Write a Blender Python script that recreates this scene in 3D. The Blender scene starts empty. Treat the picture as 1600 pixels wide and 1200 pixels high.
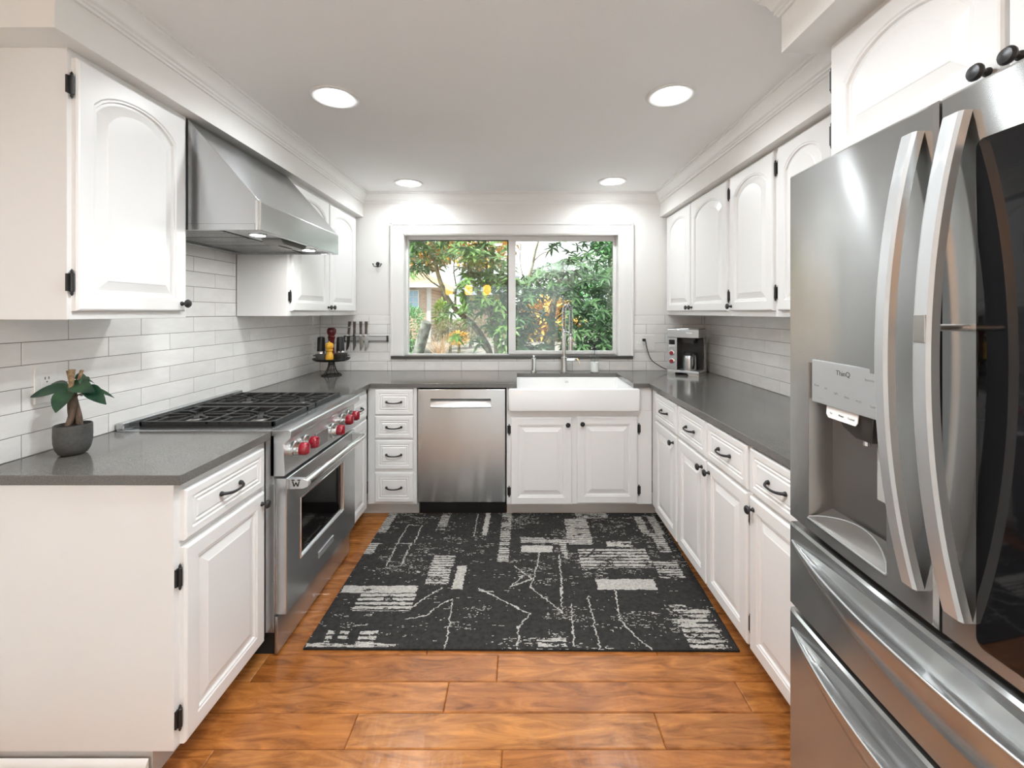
import bpy, bmesh, math, random
import numpy as np
from mathutils import Vector, Matrix

random.seed(7)
PI = math.pi
sc = bpy.context.scene
COL = sc.collection

# ------------------------------------------------------------------ camera
F, CX, CY, CH = 680.0, 809.0, 488.0, 1.394      # focal length / principal point in pixels, eye height
cd = bpy.data.cameras.new('camera')
cam = bpy.data.objects.new('camera', cd)
COL.objects.link(cam)
cam.location = (0, 0, CH)
cam.rotation_euler = (PI / 2, 0, 0)
cd.sensor_fit = 'HORIZONTAL'
cd.sensor_width = 36.0
cd.lens = F / 1600 * 36.0
cd.shift_x = (800 - CX) / 1600
cd.shift_y = (CY - 600) / 1600
cd.clip_start = 0.02
cd.clip_end = 200
sc.camera = cam

# ------------------------------------------------------------------ world, sun, exposure
w = bpy.data.worlds.new('sky')
sc.world = w
w.use_nodes = True
bg = w.node_tree.nodes['Background']
bg.inputs[0].default_value = (0.92, 0.96, 0.98, 1)
bg.inputs[1].default_value = 0.60
sd = bpy.data.lights.new('sun', 'SUN')
sd.energy = 1.8
sd.angle = 0.03
sd.color = (1.0, 0.93, 0.80)
sun = bpy.data.objects.new('sun', sd)
COL.objects.link(sun)
sun.location = (-6, -6, 12)
sun.rotation_euler = (math.radians(38), 0, math.radians(-35))
CAN_STRENGTH = 15.0       # glow of the recessed lamps' lenses
CAN_WATTS = 2.9           # light each of them throws down
sc.view_settings.view_transform = 'Standard'
sc.view_settings.look = 'None'
sc.view_settings.exposure = 1.9
sc.view_settings.gamma = 1.0
sc.view_settings.use_curve_mapping = False
sc.cycles.use_denoising = True
sc.cycles.max_bounces = 10
sc.cycles.diffuse_bounces = 5
sc.cycles.transparent_max_bounces = 16
sc.cycles.caustics_reflective = False
sc.cycles.caustics_refractive = False
sc.cycles.sample_clamp_indirect = 6.0

# ------------------------------------------------------------------ materials
def mat(name, col, rough=0.5, metal=0.0, **kw):
    m = bpy.data.materials.new(name)
    m.use_nodes = True
    b = m.node_tree.nodes['Principled BSDF']
    b.inputs['Base Color'].default_value = (*col, 1)
    b.inputs['Roughness'].default_value = rough
    b.inputs['Metallic'].default_value = metal
    for k, v in kw.items():
        b.inputs[k.replace('_', ' ')].default_value = v
    return m

def nodes(m):
    nt = m.node_tree
    return nt, nt.nodes['Principled BSDF'], nt.nodes.new, nt.links.new

def add_noise(m, scale, c0, c1, vscale=(1, 1, 1), detail=4, lo=0.35, hi=0.65, bump=0.0, bscale=None, coord='Object', dist=0.0):
    nt, b, N, L = nodes(m)
    tc = N('ShaderNodeTexCoord'); mp = N('ShaderNodeMapping')
    mp.inputs['Scale'].default_value = vscale
    L(tc.outputs[coord], mp.inputs['Vector'])
    nz = N('ShaderNodeTexNoise')
    nz.inputs['Scale'].default_value = scale
    nz.inputs['Detail'].default_value = detail
    nz.inputs['Distortion'].default_value = dist
    L(mp.outputs[0], nz.inputs['Vector'])
    cr = N('ShaderNodeValToRGB')
    cr.color_ramp.elements[0].position = lo; cr.color_ramp.elements[1].position = hi
    cr.color_ramp.elements[0].color = (*c0, 1); cr.color_ramp.elements[1].color = (*c1, 1)
    L(nz.outputs['Fac'], cr.inputs['Fac'])
    L(cr.outputs['Color'], b.inputs['Base Color'])
    if bump:
        nb = nz
        if bscale:
            nb = N('ShaderNodeTexNoise'); nb.inputs['Scale'].default_value = bscale
            L(mp.outputs[0], nb.inputs['Vector'])
        bp = N('ShaderNodeBump'); bp.inputs['Strength'].default_value = bump; bp.inputs['Distance'].default_value = 0.01
        L(nb.outputs['Fac'], bp.inputs['Height']); L(bp.outputs[0], b.inputs['Normal'])
    return m

def steel(name, col=(0.555, 0.57, 0.575), rough=0.19, aniso=0.95, rot=0.25, metal=1.0):
    m = mat(name, col, rough, metal, Anisotropic=aniso, Anisotropic_Rotation=rot)
    nt, b, N, L = nodes(m)
    tg = N('ShaderNodeTangent'); tg.direction_type = 'RADIAL'; tg.axis = 'Z'
    L(tg.outputs[0], b.inputs['Tangent'])
    return m

M = {}
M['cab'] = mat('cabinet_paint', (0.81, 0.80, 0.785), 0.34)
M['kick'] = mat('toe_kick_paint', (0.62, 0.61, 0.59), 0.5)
M['wall'] = add_noise(mat('wall_paint', (0.8, 0.77, 0.73), 0.6), 3, (0.80, 0.785, 0.755), (0.815, 0.80, 0.77), bump=0.04, bscale=180)
M['ceil'] = add_noise(mat('ceiling_paint', (0.78, 0.75, 0.72), 0.8), 2, (0.88, 0.865, 0.85), (0.89, 0.875, 0.86), bump=0.05, bscale=150)
M['trim'] = mat('trim_paint', (0.82, 0.81, 0.785), 0.38)
M['quartz'] = add_noise(mat('grey_quartz', (0.1, 0.1, 0.09), 0.13), 260, (0.105, 0.101, 0.093), (0.15, 0.144, 0.133), detail=2)
M['stonesill'] = mat('dark_stone', (0.06, 0.058, 0.052), 0.3)
M['steel'] = steel('brushed_steel')
M['steelp'] = steel('brushed_steel_plain', (0.56, 0.57, 0.575), 0.27, 0.5, metal=0.92)
M['steeld'] = steel('fridge_steel', (0.45, 0.455, 0.452), 0.19, 0.96, metal=0.88)
M['steell'] = steel('satin_handle_steel', (0.62, 0.635, 0.64), 0.33, 0.3, metal=0.75)
M['chrome'] = mat('chrome', (0.75, 0.75, 0.74), 0.10, 1.0)
M['satin'] = mat('satin_nickel', (0.58, 0.56, 0.53), 0.28, 1.0)
M['iron'] = mat('black_iron', (0.013, 0.012, 0.012), 0.42)
M['castiron'] = add_noise(mat('cast_iron', (0.02, 0.02, 0.02), 0.45), 300, (0.016, 0.016, 0.016), (0.03, 0.03, 0.029), bump=0.1)
M['black'] = mat('black_plastic', (0.012, 0.012, 0.012), 0.4)
M['blackgloss'] = mat('black_glass', (0.006, 0.006, 0.007), 0.04)
M['ovenglass'] = mat('oven_glass', (0.006, 0.005, 0.005), 0.05)
M['dark'] = mat('dark_gap', (0.01, 0.009, 0.009), 0.8)
M['red'] = mat('red_knob', (0.26, 0.002, 0.014), 0.25, Coat_Weight=0.3)
M['porcelain'] = mat('white_porcelain', (0.86, 0.855, 0.845), 0.12)
M['outlet'] = mat('outlet_plastic', (0.84, 0.83, 0.80), 0.4)
M['lampglow'] = mat('lamp_lens', (1, 1, 1), 0.5)
b_ = M['lampglow'].node_tree.nodes['Principled BSDF']
b_.inputs['Emission Color'].default_value = (0.93, 0.965, 0.98, 1); b_.inputs['Emission Strength'].default_value = CAN_STRENGTH
M['fillglow'] = mat('fill_lamp_bulb', (1, 1, 1), 0.5)  # glow of the added, unseen fill lamp
b_ = M['fillglow'].node_tree.nodes['Principled BSDF']
b_.inputs['Emission Color'].default_value = (0.84, 0.93, 1.0, 1); b_.inputs['Emission Strength'].default_value = 190
M['hoodglow'] = mat('hood_lamp', (1, 1, 1), 0.5)
b_ = M['hoodglow'].node_tree.nodes['Principled BSDF']
b_.inputs['Emission Color'].default_value = (0.95, 0.96, 0.95, 1); b_.inputs['Emission Strength'].default_value = 70
M['amber'] = mat('amber_glass', (0.9, 0.35, 0.06), 0.3)
b_ = M['amber'].node_tree.nodes['Principled BSDF']
b_.inputs['Emission Color'].default_value = (1.0, 0.40, 0.07, 1); b_.inputs['Emission Strength'].default_value = 5
M['redmill'] = mat('dark_red_lacquer', (0.10, 0.004, 0.006), 0.22)
M['yellow'] = mat('yellow_lacquer', (0.78, 0.42, 0.03), 0.28)
M['pot'] = add_noise(mat('grey_pot', (0.06, 0.06, 0.06), 0.6), 90, (0.058, 0.058, 0.056), (0.078, 0.077, 0.074))
M['soil'] = add_noise(mat('soil', (0.02, 0.015, 0.012), 0.95), 200, (0.012, 0.009, 0.007), (0.05, 0.036, 0.027), bump=1.0)
M['bark'] = add_noise(mat('bark', (0.12, 0.08, 0.055), 0.85), 60, (0.06, 0.042, 0.030), (0.20, 0.14, 0.10), (1, 1, 0.3), bump=0.6)
M['cutwood'] = add_noise(mat('cut_wood', (0.3, 0.2, 0.12), 0.8), 80, (0.16, 0.10, 0.05), (0.36, 0.24, 0.13))
M['leaf'] = add_noise(mat('house_leaf', (0.02, 0.09, 0.04), 0.32), 25, (0.008, 0.036, 0.024), (0.028, 0.085, 0.036))
M['knifewood'] = add_noise(mat('knife_handle', (0.1, 0.08, 0.06), 0.45), 30, (0.055, 0.042, 0.032), (0.14, 0.105, 0.08), (8, 8, 1))
M['soap'] = mat('white_soap', (0.82, 0.82, 0.80), 0.4)

def glassy(name, tint=(0.97, 0.98, 0.97), gloss=1.0):
    m = bpy.data.materials.new(name); m.use_nodes = True
    nt = m.node_tree; nt.nodes.clear(); N = nt.nodes.new; L = nt.links.new
    o = N('ShaderNodeOutputMaterial'); mx = N('ShaderNodeMixShader'); t = N('ShaderNodeBsdfTransparent')
    g = N('ShaderNodeBsdfGlossy'); lw_ = N('ShaderNodeLayerWeight'); lw_.inputs['Blend'].default_value = 0.5
    pw = N('ShaderNodeMath'); pw.operation = 'POWER'; pw.inputs[1].default_value = 4.0
    fr = N('ShaderNodeMath'); fr.operation = 'MULTIPLY_ADD'; fr.inputs[1].default_value = 0.8; fr.inputs[2].default_value = 0.045
    t.inputs[0].default_value = (*tint, 1); g.inputs['Roughness'].default_value = 0.0
    g.inputs[0].default_value = (gloss, gloss, gloss, 1)
    L(lw_.outputs['Facing'], pw.inputs[0]); L(pw.outputs[0], fr.inputs[0])
    L(fr.outputs[0], mx.inputs[0]); L(t.outputs[0], mx.inputs[1]); L(g.outputs[0], mx.inputs[2]); L(mx.outputs[0], o.inputs[0])
    return m
M['glass'] = glassy('window_glass')
M['bottleglass'] = glassy('bottle_glass', (0.95, 0.97, 0.965))

def island_mat(name, rough, c_list, grain=None, bump=0.0, coat=0.0):
    """colour varies from piece to piece (plank or tile), with grain inside each piece"""
    m = mat(name, c_list[0], rough, Coat_Weight=coat)
    nt, b, N, L = nodes(m)
    ge = N('ShaderNodeNewGeometry')
    cr = N('ShaderNodeValToRGB')
    els = cr.color_ramp.elements
    while len(els) < len(c_list): els.new(0.5)
    for i, c in enumerate(c_list):
        els[i].position = i / (len(c_list) - 1); els[i].color = (*c, 1)
    L(ge.outputs['Random Per Island'], cr.inputs['Fac'])
    col = cr.outputs['Color']
    if grain:
        tc = N('ShaderNodeTexCoord'); mp = N('ShaderNodeMapping'); mp.inputs['Scale'].default_value = grain['vs']
        ad = N('ShaderNodeVectorMath'); ad.operation = 'MULTIPLY_ADD'
        cx = N('ShaderNodeCombineXYZ')
        for i in range(3): L(ge.outputs['Random Per Island'], cx.inputs[i])
        ad.inputs[1].default_value = (31, 17, 9)
        L(cx.outputs[0], ad.inputs[0]); L(tc.outputs['Object'], ad.inputs[2])
        L(ad.outputs[0], mp.inputs['Vector'])
        nz = N('ShaderNodeTexNoise'); nz.inputs['Scale'].default_value = grain['s']; nz.inputs['Detail'].default_value = 6
        nz.inputs['Roughness'].default_value = 0.62; nz.inputs['Distortion'].default_value = grain.get('d', 0.6)
        L(mp.outputs[0], nz.inputs['Vector'])
        r2 = N('ShaderNodeValToRGB')
        r2.color_ramp.elements[0].position = grain['lo']; r2.color_ramp.elements[1].position = grain['hi']
        r2.color_ramp.elements[0].color = (*grain['c0'], 1); r2.color_ramp.elements[1].color = (*grain['c1'], 1)
        L(nz.outputs['Fac'], r2.inputs['Fac'])
        mx = N('ShaderNodeMix'); mx.data_type = 'RGBA'; mx.blend_type = 'MULTIPLY'; mx.inputs[0].default_value = 1.0
        L(col, mx.inputs[6]); L(r2.outputs['Color'], mx.inputs[7])
        col = mx.outputs[2]
        if bump:
            n2 = N('ShaderNodeTexNoise'); n2.inputs['Scale'].default_value = grain['bs']; n2.inputs['Detail'].default_value = 3
            m2 = N('ShaderNodeMapping'); m2.inputs['Scale'].default_value = grain['bv']
            L(ad.outputs[0], m2.inputs['Vector']); L(m2.outputs[0], n2.inputs['Vector'])
            bp = N('ShaderNodeBump'); bp.inputs['Strength'].default_value = bump; bp.inputs['Distance'].default_value = 0.01
            L(n2.outputs['Fac'], bp.inputs['Height']); L(bp.outputs[0], b.inputs['Normal'])
    L(col, b.inputs['Base Color'])
    return m
M['plank'] = island_mat('hickory_plank', 0.24, [(0.39, 0.138, 0.030), (0.50, 0.20, 0.050), (0.43, 0.155, 0.036), (0.53, 0.225, 0.060), (0.35, 0.118, 0.026)],
    dict(vs=(1.0, 5.0, 1), s=5.0, lo=0.3, hi=0.7, c0=(0.40, 0.32, 0.27), c1=(1.15, 1.15, 1.15), bs=7.0, bv=(2.6, 1.0, 1), d=1.2), 0.28, 0.15)
M['tile'] = island_mat('white_tile', 0.16, [(0.86, 0.845, 0.82), (0.90, 0.885, 0.86), (0.83, 0.815, 0.79), (0.89, 0.87, 0.845)],
    dict(vs=(1, 1, 3), s=7.0, lo=0.3, hi=0.7, c0=(0.93, 0.925, 0.92), c1=(1.03, 1.03, 1.03), bs=14.0, bv=(1, 1, 1.6), d=0.4), 0.06)
M['grout'] = mat('grey_grout', (0.13, 0.12, 0.11), 0.9)

# ------------------------------------------------------------------ mesh builder
class MB:
    def __init__(s): s.v = []; s.f = []; s.m = []; s.mi = 0; s.X = None
    def add(s, vs, fs):
        o = len(s.v)
        if s.X is not None: vs = [tuple(s.X @ Vector(p)) for p in vs]
        s.v += [tuple(p) for p in vs]; s.f += [tuple(i + o for i in f) for f in fs]; s.m += [s.mi] * len(fs)
        return s
    def box(s, x0, x1, y0, y1, z0, z1):
        return s.add([(x0, y0, z0), (x1, y0, z0), (x1, y1, z0), (x0, y1, z0), (x0, y0, z1), (x1, y0, z1), (x1, y1, z1), (x0, y1, z1)],
                     [(3, 2, 1, 0), (4, 5, 6, 7), (0, 1, 5, 4), (1, 2, 6, 5), (2, 3, 7, 6), (3, 0, 4, 7)])
    def loops(s, lps, close=True, cap0=False, cap1=False):
        n = len(lps[0]); vs = [p for l in lps for p in l]; fs = []
        for k in range(len(lps) - 1):
            for i in range(n if close else n - 1):
                j = (i + 1) % n
                fs.append((k * n + i, k * n + j, (k + 1) * n + j, (k + 1) * n + i))
        if cap0: fs.append(tuple(reversed(range(n))))
        if cap1: fs.append(tuple((len(lps) - 1) * n + i for i in range(n)))
        return s.add(vs, fs)
    def prism(s, poly, lo, hi, axis='z'):
        def P(a, b, c):
            return {'z': (a, b, c), 'y': (a, c, b), 'x': (c, a, b)}[axis]
        return s.loops([[P(a, b, lo) for a, b in poly], [P(a, b, hi) for a, b in poly]], True, True, True)
    def lathe(s, prof, c, axis='z', n=24, ax=None):
        d = Vector({'x': (1, 0, 0), 'y': (0, 1, 0), 'z': (0, 0, 1), '-x': (-1, 0, 0), '-y': (0, -1, 0), '-z': (0, 0, -1)}[axis]) if ax is None else Vector(ax).normalized()
        u = d.orthogonal().normalized(); v = d.cross(u); c = Vector(c); lps = []
        for r, h in prof:
            r = max(r, 1e-5)
            lps.append([tuple(c + d * h + (u * math.cos(2 * PI * i / n) + v * math.sin(2 * PI * i / n)) * r) for i in range(n)])
        return s.loops(lps, True, True, True)
    def tube(s, pts, r, n=10, caps=True, closed=False, flat=None):
        pts = [Vector(p) for p in pts]; R = r if isinstance(r, (list, tuple)) else [r] * len(pts)
        lps = []; u = None
        for i, p in enumerate(pts):
            a = pts[i - 1] if (i or closed) else p; b = pts[(i + 1) % len(pts)] if (i < len(pts) - 1 or closed) else p
            t = (b - a).normalized()
            if u is None: u = t.orthogonal().normalized()
            u = (u - t * u.dot(t)).normalized(); v = t.cross(u)
            k = 1.0
            lps.append([tuple(p + (u * math.cos(2 * PI * (j + .5) / n) + v * math.sin(2 * PI * (j + .5) / n) * k) * R[i]) for j in range(n)])
        if closed: lps.append(lps[0])
        return s.loops(lps, True, caps and not closed, caps and not closed)
    def bar(s, a, b, wd, ht, up=(0, 0, 1)):
        a = Vector(a); b = Vector(b); t = (b - a).normalized(); up = Vector(up)
        sd_ = t.cross(up).normalized() * (wd / 2); up = sd_.cross(t).normalized() * (ht / 2)
        return s.loops([[tuple(p + sd_ + up), tuple(p - sd_ + up), tuple(p - sd_ - up), tuple(p + sd_ - up)] for p in (a, b)], True, True, True)
    def ball(s, c, r, n=12, sq=(1, 1, 1)):
        c = Vector(c); lps = []
        for k in range(n // 2 + 1):
            a = PI * k / (n // 2); rr = max(math.sin(a), 1e-4)
            lps.append([(c.x + r * sq[0] * rr * math.cos(2 * PI * i / n), c.y + r * sq[1] * rr * math.sin(2 * PI * i / n), c.z + r * sq[2] * math.cos(a)) for i in range(n)])
        return s.loops(lps, True, True, True)
    def leaf(s, base, d, ln, wd, droop=0.3, fold=0.25, seg=5, up=(0, 0, 1)):
        d = Vector(d).normalized(); up = Vector(up)
        sdv = d.cross(up)
        if sdv.length < 1e-3: sdv = Vector((1, 0, 0))
        sdv.normalize(); un = sdv.cross(d).normalized(); base = Vector(base); vs = []
        for k in range(seg + 1):
            t = k / seg; p = base + d * (ln * t) - Vector((0, 0, 1)) * (droop * ln * t * t)
            wv = wd / 2 * (math.sin(PI * min(1, (t * 0.96 + 0.03)) ** 0.85) ** 0.8)
            vs += [tuple(p - sdv * wv + un * (fold * wv)), tuple(p), tuple(p + sdv * wv + un * (fold * wv))]
        fs = []
        for k in range(seg):
            o = k * 3; fs += [(o, o + 1, o + 4, o + 3), (o + 1, o + 2, o + 5, o + 4)]
        return s.add(vs, fs)

def obj(name, mb, m, parent=None, origin=(0, 0, 0), bevel=0.0, seg=2, angle=38, label=None, fixn=True):
    me = bpy.data.meshes.new(name)
    ox, oy, oz = origin
    me.from_pydata([(x - ox, y - oy, z - oz) for x, y, z in mb.v], [], mb.f)
    ms = m if isinstance(m, (list, tuple)) else [m]
    for q in ms: me.materials.append(q)
    if len(ms) > 1: me.polygons.foreach_set('material_index', mb.m)
    if fixn:
        bm = bmesh.new(); bm.from_mesh(me)
        bmesh.ops.recalc_face_normals(bm, faces=bm.faces)
        bm.to_mesh(me); bm.free()
    me.polygons.foreach_set('use_smooth', [True] * len(me.polygons))
    me.set_sharp_from_angle(angle=math.radians(angle))
    me.update()
    o = bpy.data.objects.new(name, me)
    COL.objects.link(o)
    if parent is not None: o.parent = parent
    if bevel:
        b = o.modifiers.new('bevel', 'BEVEL'); b.width = bevel; b.segments = seg; b.limit_method = 'ANGLE'; b.angle_limit = math.radians(40)
        b.harden_normals = True
    if label: o['label'] = label
    return o

class Thing:
    """an Empty at the thing's base that parents its parts; meshes are given in world coordinates unless local"""
    def __init__(s, name, label, cat, loc, group=None, rz=0.0, local=False):
        o = bpy.data.objects.new(name, None); COL.objects.link(o)
        o.location = loc; o.rotation_euler = (0, 0, rz); o.empty_display_size = 0.05
        o['label'] = label; o['category'] = cat
        if group: o['group'] = group
        s.o = o; s.org = (0, 0, 0) if local else tuple(loc)
    def part(s, name, mb, m, parent=None, **kw):
        return obj(name, mb, m, parent if parent is not None else s.o, s.org, **kw)

def single(name, mb, m, label, cat, loc, group=None, **kw):
    o = obj(name, mb, m, None, loc, **kw); o.location = loc
    o['label'] = label; o['category'] = cat
    if group: o['group'] = group
    return o

def struct(name, mb, m, parent=None, **kw):
    o = obj(name, mb, m, parent, **kw)
    if parent is None: o['kind'] = 'structure'
    return o

def P(px, py, Y):
    return Vector(((px - CX) * Y / F, Y, CH - (py - CY) * Y / F))

# ------------------------------------------------------------------ room constants
WL, WR, WB = -1.63, 1.54, 3.587         # finished faces of the left, right and back walls
ZC = 2.379                              # ceiling
ZS = 2.18                               # underside of the soffits
CT, CB = 0.914, 0.884                   # worktop top and underside
ZU = 1.372                              # underside of the wall cabinets
YR = -3.6                               # rear wall
FL, FR, FB = -1.02, 0.913, 2.955        # face-frame planes of the base runs
UL, UR = -1.336, 1.238                  # face-frame planes of the wall cabinets

# ------------------------------------------------------------------ setting
def make_floor():
    mb = MB(); rows = []
    y0 = 1.39 - 0.127 * 40; k = 0
    fixed = {0: [], 42: [-0.08], 41: [-0.26, 0.82], 40: [-0.555, 0.475], 39: [-0.05]}
    rnd = random.Random(5)
    while y0 + 0.127 * k < 3.1:
        a, b_ = y0 + 0.127 * k, y0 + 0.127 * (k + 1)
        if b_ > YR and a < 3.08:
            js = fixed.get(k)
            if js:
                js = list(js)
                while js[0] > WL: js.insert(0, js[0] - rnd.uniform(0.9, 1.5))
                while js[-1] < WR: js.append(js[-1] + rnd.uniform(0.9, 1.5))
            else:
                js = [WL - rnd.uniform(0.2, 1.2)]
                while js[-1] < WR: js.append(js[-1] + rnd.uniform(0.6, 1.5))
            for x0, x1 in zip(js, js[1:]):
                x0 = max(x0, WL - 0.05); x1 = min(x1, WR + 0.05)
                if x1 - x0 < 0.02: continue
                g, bv = 0.0006, 0.0035
                def ring(i, z): return [(x0 + i, a + i, z), (x1 - i, a + i, z), (x1 - i, b_ - i, z), (x0 + i, b_ - i, z)]
                mb.loops([ring(g, -0.012), ring(g, -0.003), ring(g + bv, 0.0)], True, True, True)
        k += 1
    f = struct('floor', mb, M['plank'], angle=20)
    struct('bounce_carpet', MB().box(WL, WR, YR, 0.95, 0.0005, 0.014), mat('bounce_carpet_pale', (.48, .48, .475), .95), f)  # unseen pale floor added behind the viewer to bounce neutral light
    struct('underlay', MB().box(WL - 0.1, WR + 0.1, YR - 0.1, WB + 0.15, -0.06, -0.0125), M['dark'], f)
make_floor()

def tile_wall(mb, gm, a0, a1, z0, z1, phases, mk):
    """running-bond tiles; mk(a, z, w) maps wall coordinates to the world, w out of the wall"""
    L_, H_ = 0.3048, 0.0762; g = 0.0009
    r = 0
    while CT + r * H_ < z1 - 1e-4:
        za, zb = max(CT + r * H_, z0), min(CT + (r + 1) * H_, z1)
        if zb - za > 0.004:
            ph = phases[r % 2]; k = math.floor((a0 - ph) / L_)
            while ph + k * L_ < a1:
                x0, x1 = max(ph + k * L_, a0), min(ph + (k + 1) * L_, a1)
                if x1 - x0 > 0.006:
                    def ring(i, w): return [mk(x0 + i, za + i, w), mk(x1 - i, za + i, w), mk(x1 - i, zb - i, w), mk(x0 + i, zb - i, w)]
                    mb.loops([ring(g, -0.008), ring(g, -0.0012), ring(g + 0.0012, 0.0)], True, False, True)
                k += 1
        r += 1
    gm.loops([[mk(a0, z0, -0.0065), mk(a1, z0, -0.0065), mk(a1, z1, -0.0065), mk(a0, z1, -0.0065)],
              [mk(a0, z0, -0.0018), mk(a1, z0, -0.0018), mk(a1, z1, -0.0018), mk(a0, z1, -0.0018)]], True, True, True)

# walls
lw = MB().box(WL - 0.13, WL - 0.008, YR, WB + 0.15, 0, ZC + 0.02)
struct('wall_left', lw, M['wall'])
rw = MB().box(WR + 0.008, WR + 0.13, YR, WB + 0.15, 0, ZC + 0.02)
struct('wall_right', rw, M['wall'])
OX0, OX1, OZ0, OZ1 = -0.944, 0.833, 1.030, 2.037
bw = MB()
y0, y1 = WB + 0.008, WB + 0.15
bw.box(WL - 0.008, OX0, y0, y1, 0, ZC + 0.02).box(OX1, WR + 0.008, y0, y1, 0, ZC + 0.02)
bw.box(OX0, OX1, y0, y1, 0, OZ0).box(OX0, OX1, y0, y1, OZ1, ZC + 0.02)
struct('wall_back', bw, M['wall'])
struct('ceiling', MB().box(WL - 0.13, WR + 0.13, YR - 0.12, WB + 0.15, ZC, ZC + 0.08), M['ceil'])
# rear wall of the room behind the viewer: its wide glazed opening is added to let daylight in
rr = MB()
rr.box(WL - 0.13, -1.35, YR - 0.12, YR, 0, ZC).box(1.25, WR + 0.13, YR - 0.12, YR, 0, ZC).box(-1.35, 1.25, YR - 0.12, YR, 2.1, ZC).box(-1.35, 1.25, YR - 0.12, YR, 0, 0.05)
struct('wall_rear', rr, M['wall'])
rf = MB()
for x in (-1.35, -0.07, 1.20): rf.box(x, x + 0.05, YR - 0.09, YR - 0.04, 0.05, 2.1)
for z in (0.05, 2.05): rf.box(-1.30, -0.07, YR - 0.09, YR - 0.04, z, z + 0.05).box(-0.02, 1.20, YR - 0.09, YR - 0.04, z, z + 0.05)
wr = struct('added_door_1', rf, M['trim'])  # unseen glazed door, added as a daylight source
struct('pane', MB().box(-1.31, -0.06, YR - 0.068, YR - 0.062, 0.09, 2.06).box(-0.03, 1.21, YR - 0.068, YR - 0.062, 0.09, 2.06), M['glass'], wr)

# backsplash tiles
t, g = MB(), MB()
mkL = lambda a, z, w: (WL + w, a, z)
tile_wall(t, g, 1.25, WB, CT, ZU, (1.430, 1.580), mkL)
tile_wall(t, g, 1.757, 2.519, ZU, 1.83, (1.430, 1.580), mkL)
o = struct('backsplash_left', t, M['tile'], angle=20); struct('grout', g, M['grout'], o)
t, g = MB(), MB()
mkB = lambda a, z, w: (a, WB - w, z)
pb = (-1.0735, -1.2259)
tile_wall(t, g, WL, -1.041, CT, ZU, pb, mkB)
tile_wall(t, g, 0.946, WR, CT, ZU, pb, mkB)
tile_wall(t, g, -1.041, 0.946, CT, 1.012, pb, mkB)
o = struct('backsplash_back', t, M['tile'], angle=20); struct('grout', g, M['grout'], o)
t, g = MB(), MB()
mkR = lambda a, z, w: (WR - w, a, z)
tile_wall(t, g, 1.30, WB, CT, ZU, (2.861 - 1.5240, 2.709 - 1.5240), mkR)
o = struct('backsplash_right', t, M['tile'], angle=20); struct('grout', g, M['grout'], o)

# soffits
s_ = MB().box(WL - 0.008, -1.277, 1.20, WB + 0.008, ZS, ZC)
struct('trim_1', s_, M['wall'])
s_ = MB().box(1.176, WR + 0.008, 1.32, WB + 0.008, ZS, ZC).box(0.80, WR + 0.008, 0.10, 1.32, ZS, ZC)
struct('trim_2', s_, M['wall'])
# crown moulding
prof = [(0, -0.088), (0.007, -0.088), (0.009, -0.080), (0.015, -0.077), (0.015, -0.069), (0.012, -0.066), (0.020, -0.060), (0.024, -0.050), (0.030, -0.037), (0.040, -0.025), (0.046, -0.020), (0.046, -0.012), (0.054, -0.010), (0.055, 0.0)]
path = [Vector(p) for p in [(WL, 1.20), (-1.277, 1.20), (-1.277, WB + .008), (1.176, WB + .008), (1.176, 1.32), (0.80, 1.32), (0.80, 0.10), (WR, 0.10)]]
lps = []
for i, v in enumerate(path):
    ds = []
    if i: ds.append((path[i] - path[i - 1]).normalized())
    if i < len(path) - 1: ds.append((path[i + 1] - path[i]).normalized())
    ns = [Vector((d.y, -d.x)) for d in ds]
    mv = ns[0] if len(ns) == 1 else (ns[0] + ns[1]) / (1 + ns[0].dot(ns[1]))
    lps.append([(v.x + mv.x * p, v.y + mv.y * p, ZC + z) for p, z in prof])
cm = MB(); cm.loops(lps, False)
struct('trim_3', cm, M['trim'], angle=25)
# ---- window
wn = MB()
for (a0, a1, b0, b1) in ((-1.039, OX0, 1.036, 2.122), (OX1, 0.944, 1.036, 2.122)):
    wn.box(a0, a1, WB - 0.014, WB + 0.008, b0, 2.037 if False else b1)
wn.box(OX0, OX1, WB - 0.014, WB + 0.008, OZ1, 2.122)
# back band round the casing
wn.box(-1.046, -1.030, WB - 0.020, WB + 0.006, 1.036, 2.129).box(0.935, 0.951, WB - 0.020, WB + 0.006, 1.036, 2.129).box(-1.046, 0.951, WB - 0.020, WB + 0.006, 2.113, 2.129)
win = struct('window_1', wn, M['trim'], bevel=0.003)
jm = MB().box(OX0, OX0 + 0.006, WB - 0.01, WB + 0.09, 1.036, OZ1).box(OX1 - 0.006, OX1, WB - 0.01, WB + 0.09, 1.036, OZ1).box(OX0, OX1, WB - 0.01, WB + 0.09, OZ1 - 0.006, OZ1)
struct('jamb', jm, M['trim'], win)
ys0, ys1 = 3.660, 3.705
fm = MB().box(OX0 + .006, -0.9215, ys0, ys1, 1.036, 2.031).box(0.812, OX1 - .006, ys0, ys1, 1.036, 2.031).box(-0.93, 0.82, ys0, ys1, 2.003, 2.031).box(-0.93, 0.82, ys0, ys1, 1.030, 1.044)
struct('frame', fm, mat('white_vinyl', (0.80, 0.79, 0.77), 0.35), win, bevel=0.002)
sm = MB()
for z0, z1 in ((1.044, 1.072), (1.992, 2.003)): sm.box(-0.078, 0.812, 3.648, 3.680, z0, z1)
sm.box(-0.078, -0.018, 3.648, 3.680, 1.072, 1.992).box(0.800, 0.812, 3.648, 3.680, 1.072, 1.992)
struct('sliding_sash', sm, bpy.data.materials['white_vinyl'], win, bevel=0.002)
ms = MB().box(-0.088, -0.078, 3.672, 3.70, 1.044, 2.003).box(-0.9215, -0.088, 3.674, 3.70, 1.998, 2.003)
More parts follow.
